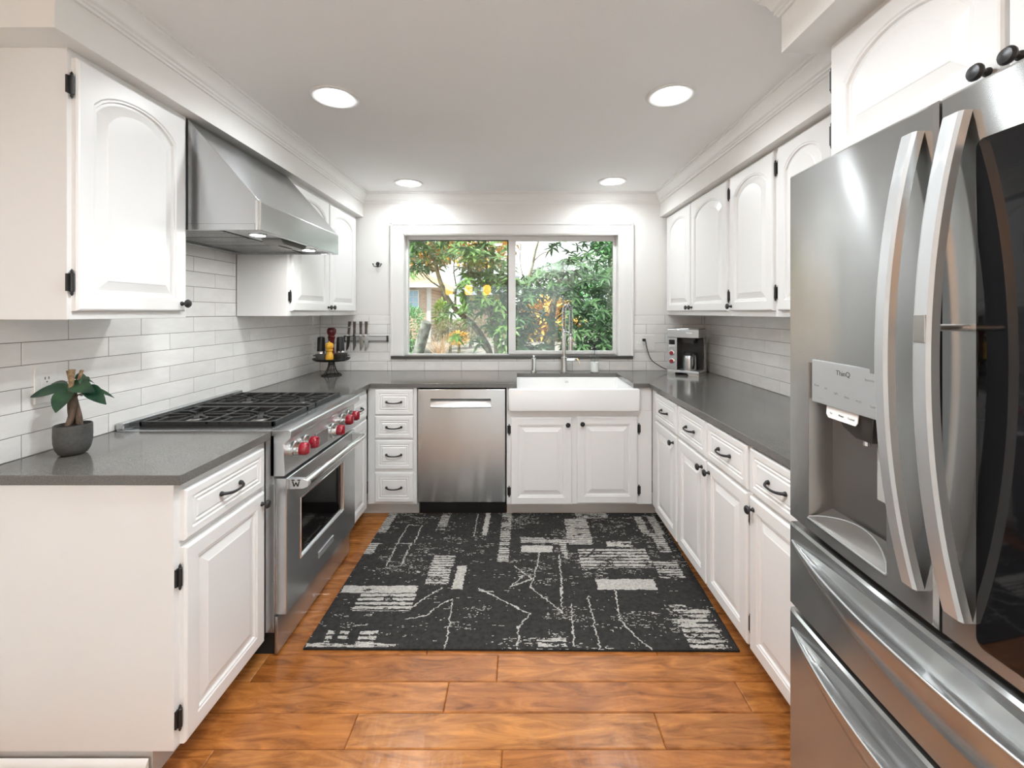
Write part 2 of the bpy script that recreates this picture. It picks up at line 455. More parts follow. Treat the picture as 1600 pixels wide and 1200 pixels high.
struct('screen_edge', ms, M['iron'], win)
struct('latch', MB().box(-0.064, -0.048, 3.640, 3.648, 1.42, 1.47), bpy.data.materials['white_vinyl'], win)
struct('pane', MB().box(-0.9215, -0.088, 3.684, 3.688, 1.044, 2.0), M['glass'], win)
struct('pane', MB().box(-0.018, 0.80, 3.662, 3.666, 1.072, 1.992), M['glass'], win)
struct('sill', MB().box(-1.040, 0.945, WB - 0.024, 3.66, 1.014, 1.036), M['stonesill'], win, bevel=0.002)

# ------------------------------------------------------------------ doors, drawers and hardware
def mapper(face, plane):
    if face == 'E': return lambda a, z, w: (plane + w, a, z)
    if face == 'W': return lambda a, z, w: (plane - w, a, z)
    return lambda a, z, w: (a, plane - w, z)

def panel_front(face, plane, a0, a1, z0, z1, t=0.020, stile=0.055, arch=0.0, drawer=False):
    mk = mapper(face, plane); mb = MB(); n = 14 if arch else 1
    def ring(i, w, ar):
        l, r, b, tp = a0 + i, a1 - i, z0 + i, z1 - i
        pts = [(l, b), (r, b)]
        for k in range(n + 1):
            q = k / n; a = r + (l - r) * q
            e = 2 * q - 1
            z = tp - (ar * (1 - math.sqrt(max(0, 1 - 0.86 * e * e))) / (1 - math.sqrt(0.14)) if ar else 0)
            pts.append((a, z))
        return [mk(a, z, w) for a, z in pts]
    if drawer:
        st = [(0, 0, 0), (0, t - .006, 0), (.003, t - .0015, 0), (.006, t, 0), (.027, t, 0), (.030, t - .005, 0), (.034, t - .005, 0), (.038, t - .001, 0), (.042, t - .001, 0), (.045, t - .005, 0), (.048, t - .005, 0), (.053, t - .001, 0)]
        h = min(a1 - a0, z1 - z0) / 2
        sc_ = min(1.0, (h - .012) / .055)
        st = [(i * sc_, w_, r_) for i, w_, r_ in st]
    else:
        s0 = stile
        st = [(0, 0, 0), (0, t - .007, 0), (.003, t - .002, 0), (.007, t, 0), (s0 - .009, t, arch), (s0 - .005, t - .003, arch), (s0, t - .003, arch), (s0 + .003, t - .010, arch), (s0 + .009, t - .010, arch),
              (s0 + .036, t - .0025, arch * .98), (s0 + .039, t - .001, arch * .98)]
        if arch: st = [s_ for s_ in st]
    mb.loops([ring(*s_) for s_ in st], True, True, True)
    return mb

def axis_of(face): return {'E': 'x', 'W': '-x', 'S': '-y'}[face]
def knob_mb(face, plane, a, z):
    mk = mapper(face, plane)
    return MB().lathe([(.009, 0), (.0085, .003), (.0055, .006), (.005, .014), (.010, .017), (.0155, .021), (.0165, .025), (.013, .030), (.006, .032), (0, .0325)], mk(a, z, 0), axis_of(face), 16)
def pull_mb(face, plane, a, z, ln=0.095):
    mk = mapper(face, plane); mb = MB(); h = ln / 2
    pts = []
    for k in range(13):
        q = -1 + 2 * k / 12
        pts.append(mk(a + q * h, z - 0.004 * (1 - q * q) , 0.006 + 0.022 * (1 - abs(q) ** 4)))
    rr_ = [0.0058 - 0.0016 * (1 - (abs(-1 + 2 * k / 12)) ** 2) for k in range(13)]
    mb.tube(pts, rr_, 8)
    for e in (-1, 1): mb.lathe([(.0085, 0), (.0085, .003), (.006, .010), (.004, .012)], mk(a + e * h, z, 0), axis_of(face), 12)
    return mb
def hinge_mb(face, plane, a, z):
    """exposed cabinet hinge: knuckle with pointed finials, leaf against the door edge"""
    mk = mapper(face, plane); mb = MB()
    c = mk(a, z, 0.008)
    mb.lathe([(.001, -.040), (.004, -.034), (.0035, -.029), (.006, -.027), (.006, .027), (.0035, .029), (.004, .034), (.001, .040)], c, 'z', 10)
    p = [mk(a - .012, z - .026, 0.0005), mk(a + .012, z + .026, 0.006)]
    mb.box(min(p[0][0], p[1][0]), max(p[0][0], p[1][0]), min(p[0][1], p[1][1]), max(p[0][1], p[1][1]), p[0][2], p[1][2])
    return mb

def cabinet(name, label, cat, group, face, plane, back, a0, a1, z0, z1, doors=(), drawers=(), toe=None, body_top=None):
    mk = mapper(face, plane)
    c = mk((a0 + a1) / 2, 0, 0); bk = mapper(face, back)((a0 + a1) / 2, 0, 0)
    loc = ((c[0] + bk[0]) / 2, (c[1] + bk[1]) / 2, 0.0 if toe else z0)
    T = Thing(name, label, cat, loc, group)
    def bx(mb, a0, a1, p0, p1, z0, z1):
        q0 = mapper(face, p0)(a0, z0, 0); q1 = mapper(face, p1)(a1, z1, 0)
        mb.box(min(q0[0], q1[0]), max(q0[0], q1[0]), min(q0[1], q1[1]), max(q0[1], q1[1]), z0, z1); return mb
    T.part('body', bx(MB(), a0, a1, plane, back, z0, z1), M['cab'], bevel=0.0015)
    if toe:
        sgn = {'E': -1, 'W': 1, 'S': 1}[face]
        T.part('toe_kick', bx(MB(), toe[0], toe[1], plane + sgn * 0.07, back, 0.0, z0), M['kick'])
    for (d0, d1, e0, e1) in drawers:
        d = T.part('drawer', panel_front(face, plane, d0, d1, e0, e1, drawer=True), M['cab'], angle=9)
        T.part('handle', pull_mb(face, mapper(face, plane)(0, 0, .020)[0 if face in 'EW' else 1], (d0 + d1) / 2, (e0 + e1) / 2, min(0.10, (d1 - d0) * 0.42)), M['iron'], d)
    for (d0, d1, e0, e1, kn, hg, arch) in doors:
        d = T.part('door', panel_front(face, plane, d0, d1, e0, e1, arch=arch, stile=min(0.058, (d1 - d0) * 0.17)), M['cab'], angle=9)
        fp = mapper(face, plane)(0, 0, .020)[0 if face in 'EW' else 1]
        if kn:
            ka, kz = kn
            T.part('knob', knob_mb(face, fp, ka, kz), M['iron'], d)
        if hg is not None:
            hz = (e0 + 0.085, e1 - 0.085)
            for z in hz: T.part('hinge', hinge_mb(face, plane, hg, z), M['iron'], d)
    return T

GB = 'white base cabinets under the grey worktops'
GU = 'white wall cabinets with arched doors'
Z0 = 0.092
kz = 0.645
cabinet('base_cabinet', 'white base cabinet at near left with plain end panel, beside the oven', 'cabinet', GB, 'E', FL, WL, 1.29, 1.752, Z0, CB,
        doors=[(1.312, 1.722, 0.094, 0.686, (1.700, kz), 1.304, 0)], drawers=[(1.312, 1.722, 0.706, 0.858)], toe=(1.30, 1.752))
cabinet('base_cabinet', 'narrow white base cabinet between the range and the back corner drawers', 'cabinet', GB, 'E', FL, WL, 2.527, 2.930, Z0, CB,
        doors=[(2.556, 2.890, 0.094, 0.686, (2.580, kz), 2.897, 0)], drawers=[(2.556, 2.890, 0.706, 0.858)], toe=(2.527, 2.930))
zz = lambda y, D=2.937: CH - (y - CY) * D / F
xx = lambda x, D=2.937: (x - CX) * D / F
dr = [(xx(585.5), xx(645.5), zz(b_), zz(a_)) for a_, b_ in ((608.4, 648.0), (650.0, 685.0), (687.6, 733.5), (738.6, 784.8))]
cabinet('drawer_unit', 'white unit of four stacked drawers left of the dishwasher', 'drawers', GB, 'S', FB, WB - 0.004, FL + 0.002, xx(650.5), Z0, CB, drawers=dr, toe=(FL - 0.06, xx(650.5)))
kzs = zz(663)
SC = cabinet('base_cabinet', 'white two-door cabinet under the farmhouse sink', 'cabinet', GB, 'S', FB, WB - 0.004, xx(791.5), FR - 0.002, Z0, 0.728,
        doors=[(xx(798), xx(893.6), 0.096, 0.684, (xx(887), kzs), xx(795.5), 0), (xx(901.4), xx(996.5), 0.104, 0.690, (xx(909.5), kzs + .006), xx(999), 0)], toe=(xx(791.5), FR + 0.06))
SC.part('filler_strip', MB().box(xx(1001, 2.90) + .003, FR - .002, FB, FB + .03, 0.7285, CB - .0005), M['cab'], bevel=0.001)
SC.part('filler_strip', MB().box(xx(791.5), xx(794, 2.90) - .002, FB, FB + .03, 0.7285, CB - .0005), M['cab'], bevel=0.001)
R1, R2 = 2.078, 2.444
cabinet('base_cabinet', 'white base cabinet at the right run, nearest the sink corner', 'cabinet', GB, 'W', FR, WR, R2 + .001, 2.950, Z0, CB,
        doors=[(2.456, 2.835, 0.098, 0.688, (2.500, kz), 2.842, 0)], drawers=[(2.456, 2.835, 0.703, 0.873)], toe=(R2 + .001, 2.950))
cabinet('base_cabinet', 'white two-door two-drawer base cabinet in the middle of the right run', 'cabinet', GB, 'W', FR, WR, 1.690, R2 - .001, Z0, CB,
        doors=[(2.074, 2.432, 0.098, 0.688, (2.110, kz), 2.438, 0), (1.700, 2.062, 0.098, 0.688, (2.030, kz), 1.694, 0)],
        drawers=[(2.074, 2.432, 0.703, 0.873), (1.700, 2.062, 0.703, 0.873)], toe=(1.690, R2 - .001))
cabinet('base_cabinet', 'white base cabinet beside the refrigerator, partly hidden by it', 'cabinet', GB, 'W', FR, WR, 1.300, 1.688, Z0, CB,
        doors=[(1.320, 1.680, 0.098, 0.688, (1.650, kz), None, 0)], drawers=[(1.320, 1.680, 0.703, 0.873)], toe=(1.300, 1.688))
# wall cabinets
UA, UB_ = 1.402, 2.156
uk = 1.428
cabinet('wall_cabinet', 'white single-door wall cabinet at near left, beside the range hood', 'cabinet', GU, 'E', UL, WL, 1.29, 1.752, ZU, ZS,
        doors=[(1.3026, 1.727, 1.398, UB_, (1.705, uk), 1.296, 0.065)])
cabinet('wall_cabinet', 'white two-door wall cabinet between the range hood and the window', 'cabinet', GU, 'E', UL, WL, 2.522, WB - .002, ZU, ZS,
        doors=[(2.550, 3.040, UA, UB_, (3.020, uk), 2.543, 0.065), (3.056, 3.545, UA, UB_, (3.078, uk), 3.551, 0.065)])
cabinet('wall_cabinet', 'white two-door wall cabinet above the coffee maker', 'cabinet', GU, 'W', UR, WR, 2.524, WB - .002, ZU, ZS,
        doors=[(3.080, 3.560, UA, UB_ + .01, (3.102, uk), 3.568, 0.065), (2.548, 3.066, UA, UB_ + .01, (3.044, uk), 2.541, 0.065)])
cabinet('wall_cabinet', 'white single-door wall cabinet in the middle of the right wall', 'cabinet', GU, 'W', UR, WR, 2.066, 2.522, ZU, ZS,
        doors=[(2.084, 2.504, UA, UB_ + .01, (2.482, uk), 2.077, 0.065)])
cabinet('wall_cabinet', 'white wall cabinet partly hidden behind the top of the refrigerator', 'cabinet', GU, 'W', UR, WR, 1.325, 2.064, ZU, ZS,
        doors=[(1.690, 2.044, UA, UB_ + .01, (1.712, uk), 2.053, 0.065), (1.335, 1.678, UA, UB_ + .01, (1.656, uk), None, 0.065)])
FC = 0.925
cabinet('wall_cabinet', 'deep white two-door cabinet over the refrigerator', 'cabinet', GU, 'W', FC, WR, 0.335, 1.285, 1.80, ZS,
        doors=[(0.815, 1.262, 1.825, UB_, (0.838, 1.856), 1.271, 0.075), (0.358, 0.805, 1.825, UB_, (0.783, 1.856), None, 0.075)])

# ------------------------------------------------------------------ worktops
loc = (-1.31, 1.52, CT)
single('countertop', MB().prism([(WL + .001, 1.281), (-0.994, 1.281), (-0.994, 1.753), (WL + .001, 1.753)], CB, CT), M['quartz'],
       'short grey quartz worktop at near left, holding the potted plant', 'countertop', loc, bevel=0.002)
SX0, SX1, SY1 = -0.006, 0.780, 3.430
poly = [(WL + .001, 2.524), (-0.994, 2.524), (-0.994, 2.933), (SX0, 2.933), (SX0, SY1), (SX1, SY1), (SX1, 2.933), (0.888, 2.933), (0.888, 1.296), (WR - .001, 1.296), (WR - .001, WB - .001), (WL + .001, WB - .001)]
single('countertop', MB().prism(poly, CB, CT), M['quartz'], 'long grey quartz worktop wrapping round the sink to the refrigerator', 'countertop', (0, 3.2, CT), bevel=0.002)
bb = MB().prism([(1.276, 0.0), (1.288, 0.0), (1.288, 0.074), (1.283, 0.070), (1.276, 0.058)], WL, -1.092, 'x')
struct('baseboard_left', bb, M['trim'])

# ------------------------------------------------------------------ sink, faucet
T = Thing('farmhouse_sink', 'white porcelain apron-front sink under the window', 'sink', (0.38, 3.15, 0.72))
AX0, AX1 = xx(794, 2.90), xx(1001, 2.90)
zr = 0.8835
b = MB()
def rrect(x0, x1, y0, y1, r, z, n=5):
    pts = []
    for cx, cy, a in ((x1 - r, y1 - r, 0), (x0 + r, y1 - r, 90), (x0 + r, y0 + r, 180), (x1 - r, y0 + r, 270)):
        for k in range(n + 1):
            q = math.radians(a + 90 * k / n); pts.append((cx + r * math.cos(q), cy + r * math.sin(q), z))
    return pts
by0, by1 = 2.893, 3.475
ol = [(rrect(AX0 + .012, AX1 - .012, by0 + .012, by1, .02, .731)), rrect(AX0 + .003, AX1 - .003, by0 + .003, by1, .02, .737), rrect(AX0, AX1, by0, by1, .02, .748), rrect(AX0, AX1, by0, by1, .02, zr - .012), rrect(AX0 + .004, AX1 - .004, by0 + .004, by1, .02, zr - .003),
      rrect(AX0 + .012, AX1 - .012, by0 + .012, by1 - .01, .02, zr), rrect(SX0 - .008 + .0, SX1 + .004, by0 + .034, SY1 + .004, .03, zr), rrect(SX0 - .003, SX1 - .001, by0 + .040, SY1 - .001, .03, zr - .006),
      rrect(SX0 + .004, SX1 - .008, by0 + .048, SY1 - .008, .035, .78), rrect(SX0 + .014, SX1 - .018, by0 + .058, SY1 - .018, .04, .742), rrect(SX0 + .03, SX1 - .034, by0 + .075, SY1 - .034, .05, .7345)]
b.loops(ol, True, True, True)
T.part('basin', b, M['porcelain'])
T.part('drain', MB().lathe([(.045, .7347), (.045, .737), (.036, .7375), (.030, .7365)], (0.385, 3.2, 0)), M['chrome'])
ov = MB().tube([(0.385 + .011 * math.cos(q * PI / 8), SY1 - .009, 0.848 + .005 * math.sin(q * PI / 8)) for q in range(16)], .0015, 6, closed=True)
T.part('maker_mark', ov, mat('pale_grey', (.45, .45, .44), .4))

fx, fy = 0.371, 3.490
T = Thing('kitchen_faucet', 'tall stainless spring-neck faucet behind the sink', 'faucet', (fx, fy, CT))
T.part('body', MB().lathe([(.029, 0), (.029, .006), (.0245, .008), (.0245, .118), (.022, .121), (.0155, .122)], (fx, fy, CT)), M['satin'])
T.part('riser', MB().lathe([(.0150, 0), (.0150, .215), (.013, .218)], (fx, fy, CT + .120)), M['satin'])
# hose and coil: up, over and down towards the viewer's right
arc = []
ztop = CT + .335
for k in range(11): arc.append(Vector((fx, fy, ztop + .155 * k / 10)))
dirv = Vector((0.045, -0.075)); Ra = 0.044
for k in range(1, 13):
    q = PI * k / 12; s1 = (1 - math.cos(q)) / 2
    arc.append(Vector((fx + dirv.x * s1, fy + dirv.y * s1, ztop + .155 + Ra * math.sin(q))))
for k in range(1, 11): arc.append(Vector((fx + dirv.x, fy + dirv.y, ztop + .155 - .205 * k / 10)))
T.part('hose', MB().tube(arc, .0075, 10), M['black'])
coil = []; up = Vector((0, 0, 1))
lens_ = [0]
for a_, c_ in zip(arc, arc[1:]): lens_.append(lens_[-1] + (c_ - a_).length)
tot = lens_[-1]; turns = 46; nn = turns * 10
tn = Vector((dirv.x, dirv.y, 0)).normalized(); side = tn.cross(up)
for k in range(nn + 1):
    sL = tot * k / nn; i = 0
    while i < len(lens_) - 2 and lens_[i + 1] < sL: i += 1
    q = (sL - lens_[i]) / (lens_[i + 1] - lens_[i]); p = arc[i].lerp(arc[i + 1], q); tg_ = (arc[i + 1] - arc[i]).normalized()
    nrm = side.cross(tg_); an = 2 * PI * k / 10
    coil.append(p + (side * math.cos(an) + nrm * math.sin(an)) * .0125)
T.part('spring', MB().tube(coil, .0028, 6), M['chrome'])
e = arc[-1]
T.part('spray_head', MB().lathe([(.009, .01), (.013, 0), (.017, -.012), (.0175, -.085), (.019, -.100), (.014, -.102)], e, 'z'), M['satin'])
T.part('dock_arm', MB().tube([(fx, fy, CT + .332), (fx + dirv.x * .5, fy + dirv.y * .5, CT + .328), (e.x, e.y, CT + .318)], .005, 8).lathe([(.021, 0), (.021, .014), (.015, .014)], (e.x, e.y, CT + .300)).lathe([(.018, 0), (.018, .03)], (fx, fy, CT + .318)), M['chrome'])
T.part('handle', MB().lathe([(.015, 0), (.015, .062), (.012, .064)], (fx + .02, fy, CT + .098), 'x').tube([(fx + .080, fy, CT + .108), (fx + .108, fy - .004, CT + .108), (fx + .128, fy - .02, CT + .065)], [.006, .0065, .005], 8), M['chrome'])

px_ = (834 - CX) * 3.49 / F
T = Thing('soap_pump', 'short chrome deck pump left of the faucet', 'soap dispenser', (px_, 3.49, CT))
T.part('body', MB().lathe([(.024, 0), (.024, .008), (.018, .011), (.018, .106), (.0185, .108), (.0185, .114), (.012, .118)], (px_, 3.49, CT)), M['chrome'])
T.part('nozzle', MB().lathe([(.006, .116), (.006, .124), (.014, .126), (.014, .134), (.008, .136)], (px_, 3.49, CT)).tube([(px_, 3.49, CT + .130), (px_, 3.455, CT + .130)], .005, 8), M['chrome'])

bx_, by_ = (929 - CX) * 3.475 / F, 3.475
T = Thing('soap_bottle', 'clear glass soap bottle with black pump right of the faucet', 'bottle', (bx_, by_, CT))
T.part('glass', MB().lathe([(.030, 0.001), (.0355, .004), (.036, .012), (.036, .115), (.033, .135), (.022, .160), (.015, .172), (.0145, .184)], (bx_, by_, CT)), M['bottleglass'])
T.part('soap', MB().lathe([(.029, .004), (.0325, .008), (.0325, .082), (.002, .083)], (bx_, by_, CT)), M['soap'])
T.part('pump', MB().lathe([(.0175, .180), (.0175, .196), (.012, .200), (.006, .202), (.006, .218), (.009, .220), (.009, .228), (.004, .230)], (bx_, by_, CT)).tube([(bx_, by_, CT + .223), (bx_ - .03, by_ - .01, CT + .222), (bx_ - .036, by_ - .012, CT + .212)], .004, 8).tube([(bx_, by_, CT + .184), (bx_, by_, CT + .03)], .0025, 6), M['black'])

# ------------------------------------------------------------------ dishwasher
dx0, dx1 = xx(652.5), xx(789.5)
T = Thing('dishwasher', 'stainless steel dishwasher between the drawer unit and the sink', 'dishwasher', ((dx0 + dx1) / 2, 3.25, 0))
T.part('body', MB().box(dx0 - .001, dx1 + .004, 2.972, 3.56, 0.10, 0.880), M['dark'])
T.part('door', MB().box(dx0, dx1, 2.934, 2.972, 0.113, 0.876), M['steel'], bevel=0.004)
hx0, hx1, hz1, hz0 = xx(673), xx(767), zz(624.5), zz(636.5)
h = MB(); n = 20; lp = []
for k in range(n + 1):
    q = k / n; x = hx0 + (hx1 - hx0) * q; bw_ = 4 * q * (1 - q)
    pr = [(2.9335, hz1), (2.9250, hz1 - .002), (2.9335 - .004, hz1 - .010), (2.9335 - .006 - .007 * bw_, (hz0 + hz1) / 2 - .008), (2.9335 - .012 - .010 * bw_, hz0 + .006), (2.9335 - .010 - .008 * bw_, hz0), (2.9335, hz0)]
    lp.append([(x, y_, z_) for y_, z_ in pr])
h.loops(lp, True, True, True)
T.part('handle', h, M['steell'])
T.part('painted_shadow', MB().box(hx0, hx1, 2.9325, 2.9345, hz1, hz1 + .006), M['dark'])  # dark strip standing in for the shade above the handle
T.part('toe_kick', MB().box(dx0, dx1, 3.025, 3.06, 0.0, 0.105), M['black'])

# ------------------------------------------------------------------ range
RY0, RY1 = 1.757, 2.519
RC = (RY0 + RY1) / 2
T = Thing('gas_range', 'stainless steel gas range with red knobs on the left wall', 'stove', (-1.3, RC, 0))
T.part('body', MB().box(-1.622, -0.985, RY0, RY1, 0.10, 0.895), M['steelp'])
ct_ = MB().box(-1.622, -0.998, RY0, RY1, 0.895, 0.9165)
T.part('cooktop', ct_, M['steelp'], bevel=0.003)
T.part('back_guard', MB().box(-1.625, -1.592, RY0, RY1, 0.9165, 0.945), M['steelp'], bevel=0.003)
T.part('burner_pan', MB().box(-1.585, -1.006, 1.79, 2.487, 0.9166, 0.9195), M['castiron'], bevel=0.002)
cp = [(-1.0, 0.9168), (-0.922, 0.9172), (-0.9165, 0.912), (-0.9165, 0.889), (-0.921, 0.881), (-0.947, 0.862), (-0.940, 0.735), (-0.944, 0.731), (-1.0, 0.731)]
cpo = T.part('control_panel', MB().prism([(a_, b2) for a_, b2 in cp], RY0, RY1, 'y'), M['steelp'], bevel=0.002)
def frontx(z): return -0.947 + 0.007 * (0.862 - z) / 0.127
for kd, kzv, big in ((1.840, .818, 0), (1.930, .818, 0), (2.215, .795, 1), (2.335, .818, 0), (2.425, .818, 0)):
    x0 = frontx(kzv)
    k_ = T.part('knob', MB().lathe([(.014, .026), (.0265, .028), (.0270, .030), (.0262, .052), (.0225, .058), (.010, .0605), (.0, .061)], (x0, kd, kzv), 'x', 24), M['red'])
    T.part('bezel', MB().lathe([(.034 + .003 * big, 0), (.034 + .003 * big, .006), (.0285 + .003 * big, .009), (.0275, .029), (.024, .031)], (x0, kd, kzv), 'x', 28), M['chrome'], k_)
    T.part('pointer', MB().box(x0 + .054, x0 + .0625, kd - .0045, kd + .0045, kzv - .02, kzv + .024), M['red'], k_, bevel=0.002)
T.part('display', MB().box(-0.944, -0.9395, 2.03, 2.160, 0.752, 0.828), M['steelp'], bevel=0.002)
T.part('display_glass', MB().box(-0.9400, -0.9388, 2.036, 2.154, 0.758, 0.822), M['blackgloss'] if False else mat('grey_glass', (.16, .16, .155), .12))
# grates
def grate(y0, y1):
    mb = MB(); x0, x1 = -1.572, -1.012; zt, ht = 0.934, 0.013; w_ = 0.013
    for y in (y0 + w_ / 2, y1 - w_ / 2): mb.bar((x0, y, zt - .006), (x1, y, zt - .006), w_, ht + .012)
    for x in (x0 + w_ / 2, x1 - w_ / 2, (x0 + x1) / 2): mb.bar((x, y0, zt - (.006 if x != (x0 + x1) / 2 else 0)), (x, y1, zt - (.006 if x != (x0 + x1) / 2 else 0)), w_, ht + (.012 if x != (x0 + x1) / 2 else 0))
    ym = (y0 + y1) / 2
    for i in range(2):
        cx = x0 + (x1 - x0) * (0.25 + 0.5 * i); hx, hy = (x1 - x0) / 4, (y1 - y0) / 2
        for sx in (-1, 1):
            for sy in (-1, 1):
                mb.bar((cx + sx * .030, ym + sy * .030, zt), (cx + sx * hx * .62, ym + sy * .060, zt), .010, .012)
                mb.bar((cx + sx * hx * .62, ym + sy * .060, zt), (cx + sx * hx, ym + sy * .060, zt), .010, .012)
                mb.bar((cx + sx * hx * .62, ym + sy * .060, zt), (cx + sx * hx * .62, ym + sy * hy, zt), .010, .012)
            mb.bar((cx + sx * .032, ym, zt), (cx + sx * hx, ym, zt), .010, .012)
            mb.bar((cx, ym + sx * .032, zt), (cx, ym + sx * hy, zt), .010, .012)
        # four little feet of each cell
        for sx in (-1, 1):
            for sy in (-1, 1): mb.box(cx + sx * (hx - .012) - .006, cx + sx * (hx - .012) + .006, ym + sy * (hy - .007) - .006, ym + sy * (hy - .007) + .006, 0.9196, zt)
    return mb
for y0, y1 in ((1.806, 2.098), (2.178, 2.470)):
    T.part('grate', grate(y0, y1), M['castiron'], bevel=0.002, seg=1)
    for i in range(2):
        cx = -1.572 + 0.56 * (0.25 + 0.5 * i); ym = (y0 + y1) / 2
        bo = T.part('burner', MB().lathe([(.052, .9196), (.050, .922), (.036, .924)], (cx, ym, 0)), M['satin'])
        T.part('burner_cap', MB().lathe([(.034, .9225), (.034, .926), (.028, .9275), (.002, .928)], (cx, ym, 0)), M['castiron'], bo)
mg = MB().box(-1.572, -1.012, 2.102, 2.174, 0.9196, 0.928)
for y in (2.108, 2.168): mg.bar((-1.572, y, .934), (-1.012, y, .934), .012, .013)
for x in (-1.566, -1.018): mg.bar((x, 2.102, .928), (x, 2.174, .928), .013, .025)
T.part('centre_grate', mg, M['castiron'], bevel=0.002, seg=1)
# oven door
od = MB()
OX = -0.940; WY0, WY1, WZ0, WZ1 = 1.885, 2.345, 0.330, 0.590
oy0, oy1, oz0, oz1 = RY0 + .012, RY1 - .006, 0.166, 0.718
def fr(y0, y1, z0, z1, x): return [(x, y0, z0), (x, y1, z0), (x, y1, z1), (x, y0, z1)]
od.loops([fr(oy0, oy1, oz0, oz1, -0.984), fr(oy0, oy1, oz0, oz1, OX - .003), fr(oy0 + .003, oy1 - .003, oz0 + .003, oz1 - .003, OX), fr(WY0, WY1, WZ0, WZ1, OX), fr(WY0 + .010, WY1 - .010, WZ0 + .010, WZ1 - .010, OX - .012)], True, True, True)
odo = T.part('oven_door', od, M['steelp'])
T.part('window', MB().box(OX - .0125, OX - .0105, WY0 + .008, WY1 - .008, WZ0 + .008, WZ1 - .008), M['ovenglass'], odo)
rim_ = MB()
rim_.tube([(OX, WY0, WZ0), (OX, WY1, WZ0), (OX, WY1, WZ1), (OX, WY0, WZ1)], .0035, 8, closed=True)
T.part('window_rim', rim_, M['chrome'], odo)
hz_ = 0.688; hx_ = -0.880
T.part('handle', MB().lathe([(.014, -.002), (.0185, 0), (.0185, .672), (.014, .674)], (hx_, 1.800, hz_), 'y', 20), M['chrome'], odo)
for y, yy in ((1.790, 1.812), (2.462, 2.484)):
    br = T.part('handle_bracket', MB().prism([(OX, hz_ - .022), (hx_ - .004, hz_ - .020), (hx_ + .016, hz_ - .012), (hx_ + .020, hz_), (hx_ + .016, hz_ + .012), (hx_ - .004, hz_ + .020), (OX, hz_ + .022)], y, yy, 'y'), M['steell'], odo, bevel=0.002)
em = MB(); ey = 1.7895
for a_, c_ in (((-.926, .700), (-.920, .678)), ((-.920, .678), (-.912, .694)), ((-.912, .694), (-.904, .678)), ((-.904, .678), (-.898, .700))): em.bar((a_[0], ey, a_[1]), (c_[0], ey, c_[1]), .004, .003, (0, 1, 0))
em.bar((-.930, ey, .704), (-.918, ey, .704), .004, .003, (0, 1, 0)).bar((-.906, ey, .704), (-.894, ey, .704), .004, .003, (0, 1, 0))
T.part('emblem', em, M['black'], odo)
T.part('name_plate', MB().box(OX - .001, OX + .002, 2.055, 2.215, .232, .258).box(OX - .001, OX + .004, 2.055, 2.215, .257, .2605), M['steell'], odo)
T.part('kick_panel', MB().box(-0.984, -0.972, RY0 + .004, RY1 - .002, 0.012, 0.160), M['steelp'], bevel=0.002)
T.part('plinth', MB().box(-1.60, -0.99, RY0 + .02, RY1 - .02, 0.0, 0.11), M['dark'])

# ------------------------------------------------------------------ hood
T = Thing('range_hood', 'stainless steel canopy hood above the gas range', 'range hood', (-1.35, RC, 1.727))
HX, HT = -1.042, 1.842
ho = MB(); HY0, HY1 = 1.758, 2.518
pf = [(WL + .002, 2.179), (-1.334, 2.179), (HX, HT), (HX, 1.727), (HX - .02, 1.727), (HX - .02, 1.752), (WL + .03, 1.752), (WL + .03, 1.727), (WL + .002, 1.727)]
T.part('canopy', ho.prism(pf, HY0, HY1, 'y'), M['steelp'], bevel=0.002)
T.part('front_lip', MB().box(HX + .0005, HX + .004, HY0, HY1, 1.727, 1.838), M['steel'], bevel=0.001)
T.part('side_rim', MB().box(WL + .03, HX - .02, HY0, HY0 + .014, 1.727, 1.752).box(WL + .03, HX - .02, HY1 - .014, HY1, 1.727, 1.752), M['steelp'])
T.part('side_trim', MB().box(HX - .018, HX - .010, HY0 - .0012, HY0 + .001, 1.727, 1.846).box(HX - .005, HX + .003, HY0 - .0012, HY0 + .001, 1.727, 1.846), M['chrome'])
T.part('light_shelf', MB().box(-1.235, HX - .02, HY0 + .014, HY1 - .014, 1.738, 1.752), M['steelp'], bevel=0.001)
for i in range(3):
    a_ = HY0 + .02 + i * .243; bf = MB()
    for k in range(9):
        y = a_ + .012 + k * .026; bf.box(-1.575, -1.25, y, y + .016, 1.737, 1.745)
    bf.box(-1.575, -1.25, a_, a_ + .012, 1.735, 1.746).box(-1.575, -1.25, a_ + .222, a_ + .234, 1.735, 1.746)
    T.part('baffle_filter', bf, M['steelp'])
for y in (1.925, 2.395):
    l_ = T.part('light', MB().lathe([(.036, 1.7375), (.036, 1.734), (.030, 1.733), (.030, 1.7365)], (-1.150, y, 0)), M['chrome'])
    T.part('lens', MB().lathe([(.029, 1.737), (.029, 1.7345)], (-1.150, y, 0)), M['hoodglow'], l_)
T.part('control_pod', MB().prism([(2.03, 1.738), (2.06, 1.716), (2.25, 1.716), (2.28, 1.738)], -1.20, -1.105, 'x'), mat('grey_pod', (.22, .22, .21), .4), bevel=0.003)
bt = MB()
for k in range(5): bt.box(-1.155, -1.145, 2.10 + k * .024, 2.115 + k * .024, 1.7135, 1.717)
T.part('button', bt, M['black'])

